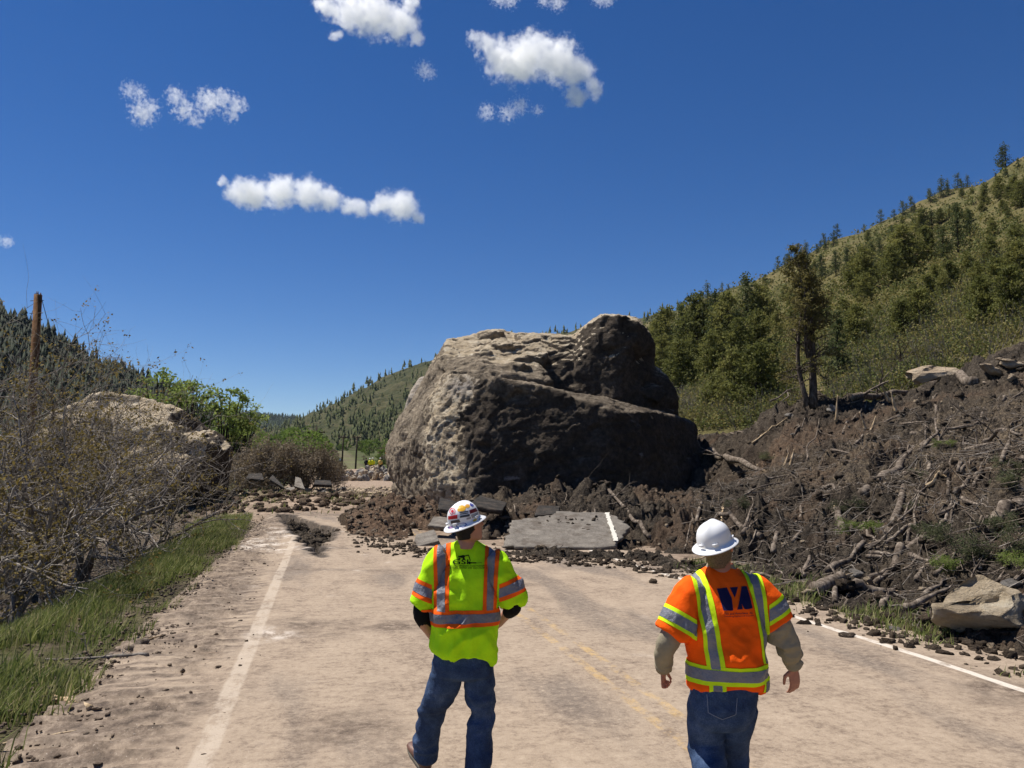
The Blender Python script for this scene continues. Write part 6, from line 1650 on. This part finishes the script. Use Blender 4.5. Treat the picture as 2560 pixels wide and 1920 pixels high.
for u, v, vt, vc, wid, lb in ((857, 1174, 1088, 1094, 25, 'utility pole nearest the rock pile, with a crossarm'), (892, 1150, 1090, 1094, 25, 'utility pole right of the nearest one, with a crossarm'), (790, 1128, 1066, 1081, 44, 'utility pole showing above the brown shrubs, with a wide crossarm')):
    p = at(u, v, 165.0); g = float(ground_z(p[:1], np.array([165.0]))[0]); Ht = at(u, vt, 165)[2] - g
    e = empty('utility_pole', (p[0], 165, g)); tag(e, lb, 'pole')
    mb = MB(); mb.tube(np.array([(-.25, 0, -.5), (0, 0, Ht)]), [.2, .15], 8); mb.build('pole', M_POLD, e)
    hw = wid / 2 * 165 / FPX; zc = at(u, vc, 165)[2] - g
    mb = MB(); mb.box((0, -.2, zc), (2 * hw, .16, .2)); mb.build('crossarm', M_POLD, e)
    for k in (-.9, -.4, .4, .9):
        mb = MB(); mb.tube(np.array([(hw * k, -.2, zc + .1), (hw * k, -.2, zc + .35)]), [.09, .06], 6); mb.build('insulator', M_POLD, e)
p = at(852, 1178, 118); g = float(ground_z(p[:1], np.array([118.]))[0])
mb = MB(); mb.tube(np.array([(p[0], 118, g - .3), (p[0], 118, at(852, 1158, 118)[2])]), .12, 6); tag(mb.build('post', M_POLD), 'short dark post behind the rock pile', 'post')

# ---- far workers and their orange machine behind the rock pile
M_YEL = plain('far_hivis', (.80, .80, .02)); M_DRK = plain('far_dark_clothes', (.012, .012, .016)); M_CRM = plain('far_pale_shirt', (.75, .52, .14)); M_MACH = plain('orange_machine_paint', (.62, .10, .015), .5, .4)
def far_person(u, vtop, Y, mat, label, s_=1.0, turn=0.0):
    tp = at(u, vtop, Y); zb = tp[2] - 1.78 * s_
    e = empty('person', (tp[0], Y, zb), turn, s_); tag(e, label, 'person')
    b = MB(); b.rings(np.array([[(a * math.cos(t), bb * math.sin(t), z) for t in np.arange(12) * math.pi / 6] for z, a, bb in ((.8, .17, .12), (1.0, .18, .12), (1.3, .21, .13), (1.42, .17, .10), (1.48, .06, .06), (1.55, .06, .07), (1.62, .08, .10), (1.72, .075, .095), (1.78, .03, .04))]))
    for sx in (-1, 1):
        b.tube(np.array([(sx * .1, 0, .85), (sx * .11, .02, .45), (sx * .11, 0, .06), (sx * .11, .12, .03)]), [.09, .065, .05, .04], 8)
        b.tube(np.array([(sx * .19, 0, 1.38), (sx * .27, 0, 1.1), (sx * .24, .12, .88), (sx * .23, .15, .80)]), [.06, .05, .04, .045], 8)
    link('body', remesh(b.mesh('body'), .03, 1), M_SKIN, e)
    c = MB(); c.rings(np.array([[(a * math.cos(t), bb * math.sin(t), z) for t in np.arange(14) * math.pi / 7] for z, a, bb in ((.78, .21, .15), (1.0, .22, .155), (1.3, .25, .16), (1.43, .2, .13), (1.47, .10, .09))]))
    for sx in (-1, 1): c.tube(np.array([(sx * .19, 0, 1.38), (sx * .28, 0, 1.1), (sx * .25, .10, .95)]), [.09, .08, .06], 8)
    c.build('jacket', mat, e)
    t = MB()
    for sx in (-1, 1): t.tube(np.array([(sx * .1, 0, .85), (sx * .11, .02, .45), (sx * .11, 0, .05)]), [.12, .10, .08], 8)
    t.build('trousers', M_DRK, e)
    h = MB(); ellipsoid(h, (0, 0, 1.73), .12, .14, .09); h.build('hard_hat', M_HAT if mat is not M_DRK else M_DRK, e)
YF = 121.
for u, v, mt, lb in ((916, 1145, M_DRK, 'far person in dark clothes behind the rock pile'), (925, 1146, M_YEL, 'far person in a yellow vest next to the one in dark clothes'), (932, 1145, M_YEL, 'far person in a bright yellow jacket, middle of the group'), (951, 1145, M_CRM, 'far person in a pale orange top beside the orange machine')):
    far_person(u, v, YF, mt, lb)
p = at(990, 1160, YF + 2); g = float(ground_z(p[:1], p[1:2])[0])
e = empty('excavator', (p[0], YF + 2, g)); tag(e, 'orange excavator partly hidden behind the left edge of the enormous boulder', 'excavator')
zt = at(960, 1156, YF + 2)[2] - g
mb = MB()
for sx in (-.9, .9): mb.box((sx, 0, .4), (.5, 3.2, .8))
mb.build('tracks', M_DRK, e, False)
mb = MB(); mb.box((0, 0, 1.2), (2.4, 2.6, .8)); mb.box((0, .9, zt * .5 + .6), (2.2, .9, max(.6, zt - .9))); mb.build('body', M_MACH, e, False)
mb = MB(); mb.box((.6, -.6, 2.1), (1.0, 1.2, 1.4)); mb.build('cab', M_DRK, e, False)
mb = MB(); mb.tube(np.array([(-.9, -.6, 1.4), (-1.2, -.9, zt + .6), (-1.35, -1.1, zt + 1.5)]), [.28, .24, .16], 6); mb.build('boom', M_MACH, e)
# ---- river glimpses
M_RIV = MT('river_water', (.10, .15, .20), .12, .5).m
mb = MB()
for u0, u1, v0, v1 in ((828, 850, 1124, 1133), (830, 905, 1127, 1131), (838, 852, 1147, 1153)):
    a = [march(u, v, ground_z, 50, 900) for u, v in ((u0, v1), (u1, v1), (u1, v0), (u0, v0))]
    if all(p is not None for p in a): mb.add([p + np.array((0, 0, .25)) for p in a], [(0, 1, 2, 3)])
if mb.n: tag(mb.build('river', M_RIV, None, False), 'river glimpsed across the valley floor', kind='structure')
# ================================================================== clouds
CLY = 3600.0
def cloud(blobs, label, dens=.10, amp=1.0, thr=.0, depth=.8, grain=1.0, seed=0, rate=.12):
    if amp > .8: blobs = [(u, v, r * 1.35) for u, v, r in blobs]; amp *= 1.35; grain *= .8; thr += .06
    dens *= .7
    """a body of vapour: a lumpy hull filled with a scattering volume whose edge frays with noise"""
    k = CLY / FPX
    C = np.array([at(u, v, CLY) for u, v, r in blobs]); R = np.array([r for u, v, r in blobs]) * k
    rg = np.random.default_rng(seed); C[:, 1] += rg.normal(size=len(C)) * R * .25
    ctr = C.mean(0); rmax = R.max()
    mb = MB()
    for c, r in zip(C - ctr, R): ellipsoid(mb, c, r * 1.5, r * 1.5 * depth, r * 1.45, None, 14, 10)
    me = remesh(mb.mesh('cloud'), max(R.min() * .35, rmax * .16)); me.name = 'cloud'
    m = bpy.data.materials.new('cloud_vapour'); m.use_nodes = True; nt = m.node_tree; nt.nodes.clear()
    h = MT.__new__(MT); h.m = m; h.nt = nt
    out = nt.nodes.new('ShaderNodeOutputMaterial'); O = h.obj()
    w = h.n('ShaderNodeVectorMath', 0, {'operation': 'MULTIPLY_ADD'}, i0=h.n('ShaderNodeTexNoise', 1, None, Vector=O, Scale=1.6 / rmax / grain, Detail=3, Roughness=.6), i1=(rmax * .7,) * 3, i2=O)
    w = h.n('ShaderNodeVectorMath', 0, {'operation': 'SUBTRACT'}, i0=w, i1=(rmax * .35,) * 3)
    f = None
    for c, r in zip(C - ctr, R):
        d = h.n('ShaderNodeVectorMath', 0, {'operation': 'SUBTRACT'}, i0=w, i1=tuple(c))
        d = h.n('ShaderNodeVectorMath', 0, {'operation': 'MULTIPLY'}, i0=d, i1=(1 / r, 1 / (r * depth), 1 / r))
        d = h.math('SUBTRACT', 1.0, h.n('ShaderNodeVectorMath', 1, {'operation': 'LENGTH'}, i0=d))
        f = d if f is None else h.math('SMOOTH_MAX', f, d, .55)
    n1 = h.n('ShaderNodeTexNoise', 0, None, Vector=O, Scale=3.2 / rmax / grain, Detail=6 if amp < .8 else 4, Roughness=.6 if amp < .8 else .52)
    n1 = h.math('MULTIPLY', h.math('SUBTRACT', n1, .52), amp * 3.2)
    f = h.math('ADD', f, n1)
    dn = h.math('MULTIPLY', h.sstep(f, thr + .12, thr + .72), dens)
    vs = nt.nodes.new('ShaderNodeVolumeScatter'); vs.inputs['Color'].default_value = (1, 1, 1, 1); vs.inputs['Anisotropy'].default_value = .35
    nt.links.new(dn, vs.inputs['Density']); nt.links.new(vs.outputs[0], out.inputs['Volume'])
    m.cycles.volume_step_rate = rate
    o = link('cloud', me, m); o.location = tuple(ctr)
    tag(o, label, 'cloud', 'white clouds in the blue sky')
cloud([(556, 450, 15), (590, 478, 34), (614, 482, 38), (640, 490, 42), (700, 476, 46), (770, 480, 43), (825, 497, 36), (875, 515, 27), (900, 520, 24), (935, 520, 22), (962, 508, 32), (1005, 512, 44), (1046, 546, 18)], 'long low bar-shaped cloud above the left of the boulder', .030, .55, -.22, .9, 1.2, 1)
cloud([(1185, 95, 20), (1215, 110, 30), (1255, 150, 52), (1300, 170, 58), (1335, 115, 52), (1390, 140, 62), (1440, 180, 46), (1482, 205, 22), (1440, 238, 32), (1490, 230, 26)], 'largest puffy cloud right of the top centre', .026, .75, -.20, .9, 1.2, 2)
cloud([(795, 12, 20), (830, 30, 36), (880, 25, 52), (940, 40, 60), (1000, 62, 50), (1042, 92, 24), (1030, 20, 30), (840, 86, 20)], 'puffy cloud cut by the top edge of the picture', .026, .75, -.20, .9, 1.2, 3)
cloud([(440, 240, 18), (462, 275, 22), (490, 296, 15), (520, 252, 26), (560, 250, 20), (592, 262, 20), (580, 290, 15)], 'wispy ragged cloud at the upper left', .020, .95, -.15, .8, 1.3, 4)
cloud([(362, 284, 26), (385, 270, 16)], 'small puff left of the wispy ragged cloud', .022, .9, -.12, .8, 1.2, 5)
cloud([(322, 224, 18), (345, 226, 16), (356, 240, 10)], 'faint curl of cloud above the small puff', .014, 1.0, -.10, .8, 1.3, 6)
cloud([(1062, 175, 18), (1078, 182, 12)], 'tiny cloud between the two big clouds', .018, .9, -.1, .8, 1.2, 7)
cloud([(1218, 284, 17), (1270, 286, 18), (1300, 268, 18), (1345, 276, 12)], 'row of small wisps under the largest puffy cloud', .018, .95, -.12, .8, 1.2, 8)
cloud([(-6, 600, 16), (18, 604, 18)], 'little cloud at the left edge of the sky', .02, .8, -.12, .8, 1.2, 9)
cloud([(1250, -2, 18), (1275, 0, 18)], 'first wisp along the top edge right of centre', .02, .9, -.15, .8, 1.2, 10)
cloud([(1360, 0, 14), (1395, 2, 17)], 'middle wisp along the top edge', .02, .9, -.15, .8, 1.2, 11)
cloud([(1500, -4, 16), (1520, -2, 14)], 'rightmost wisp along the top edge', .02, .9, -.15, .8, 1.2, 12)
# ================================================================== air
hz = bpy.data.materials.new('valley_air'); hz.use_nodes = True
hz.node_tree.nodes.clear()
_o = hz.node_tree.nodes.new('ShaderNodeOutputMaterial'); _v = hz.node_tree.nodes.new('ShaderNodeVolumePrincipled')
_v.inputs['Color'].default_value = (.72, .84, 1.0, 1); _v.inputs['Density'].default_value = 0.30e-4; _v.inputs['Anisotropy'].default_value = .2
hz.node_tree.links.new(_v.outputs[0], _o.inputs['Volume'])
mb = MB(); mb.box((0, 4300, 215), (19000, 9600, 490)); hb = mb.build('haze', hz, None, False)
tag(hb, 'thin blue air of the valley', kind='stuff')
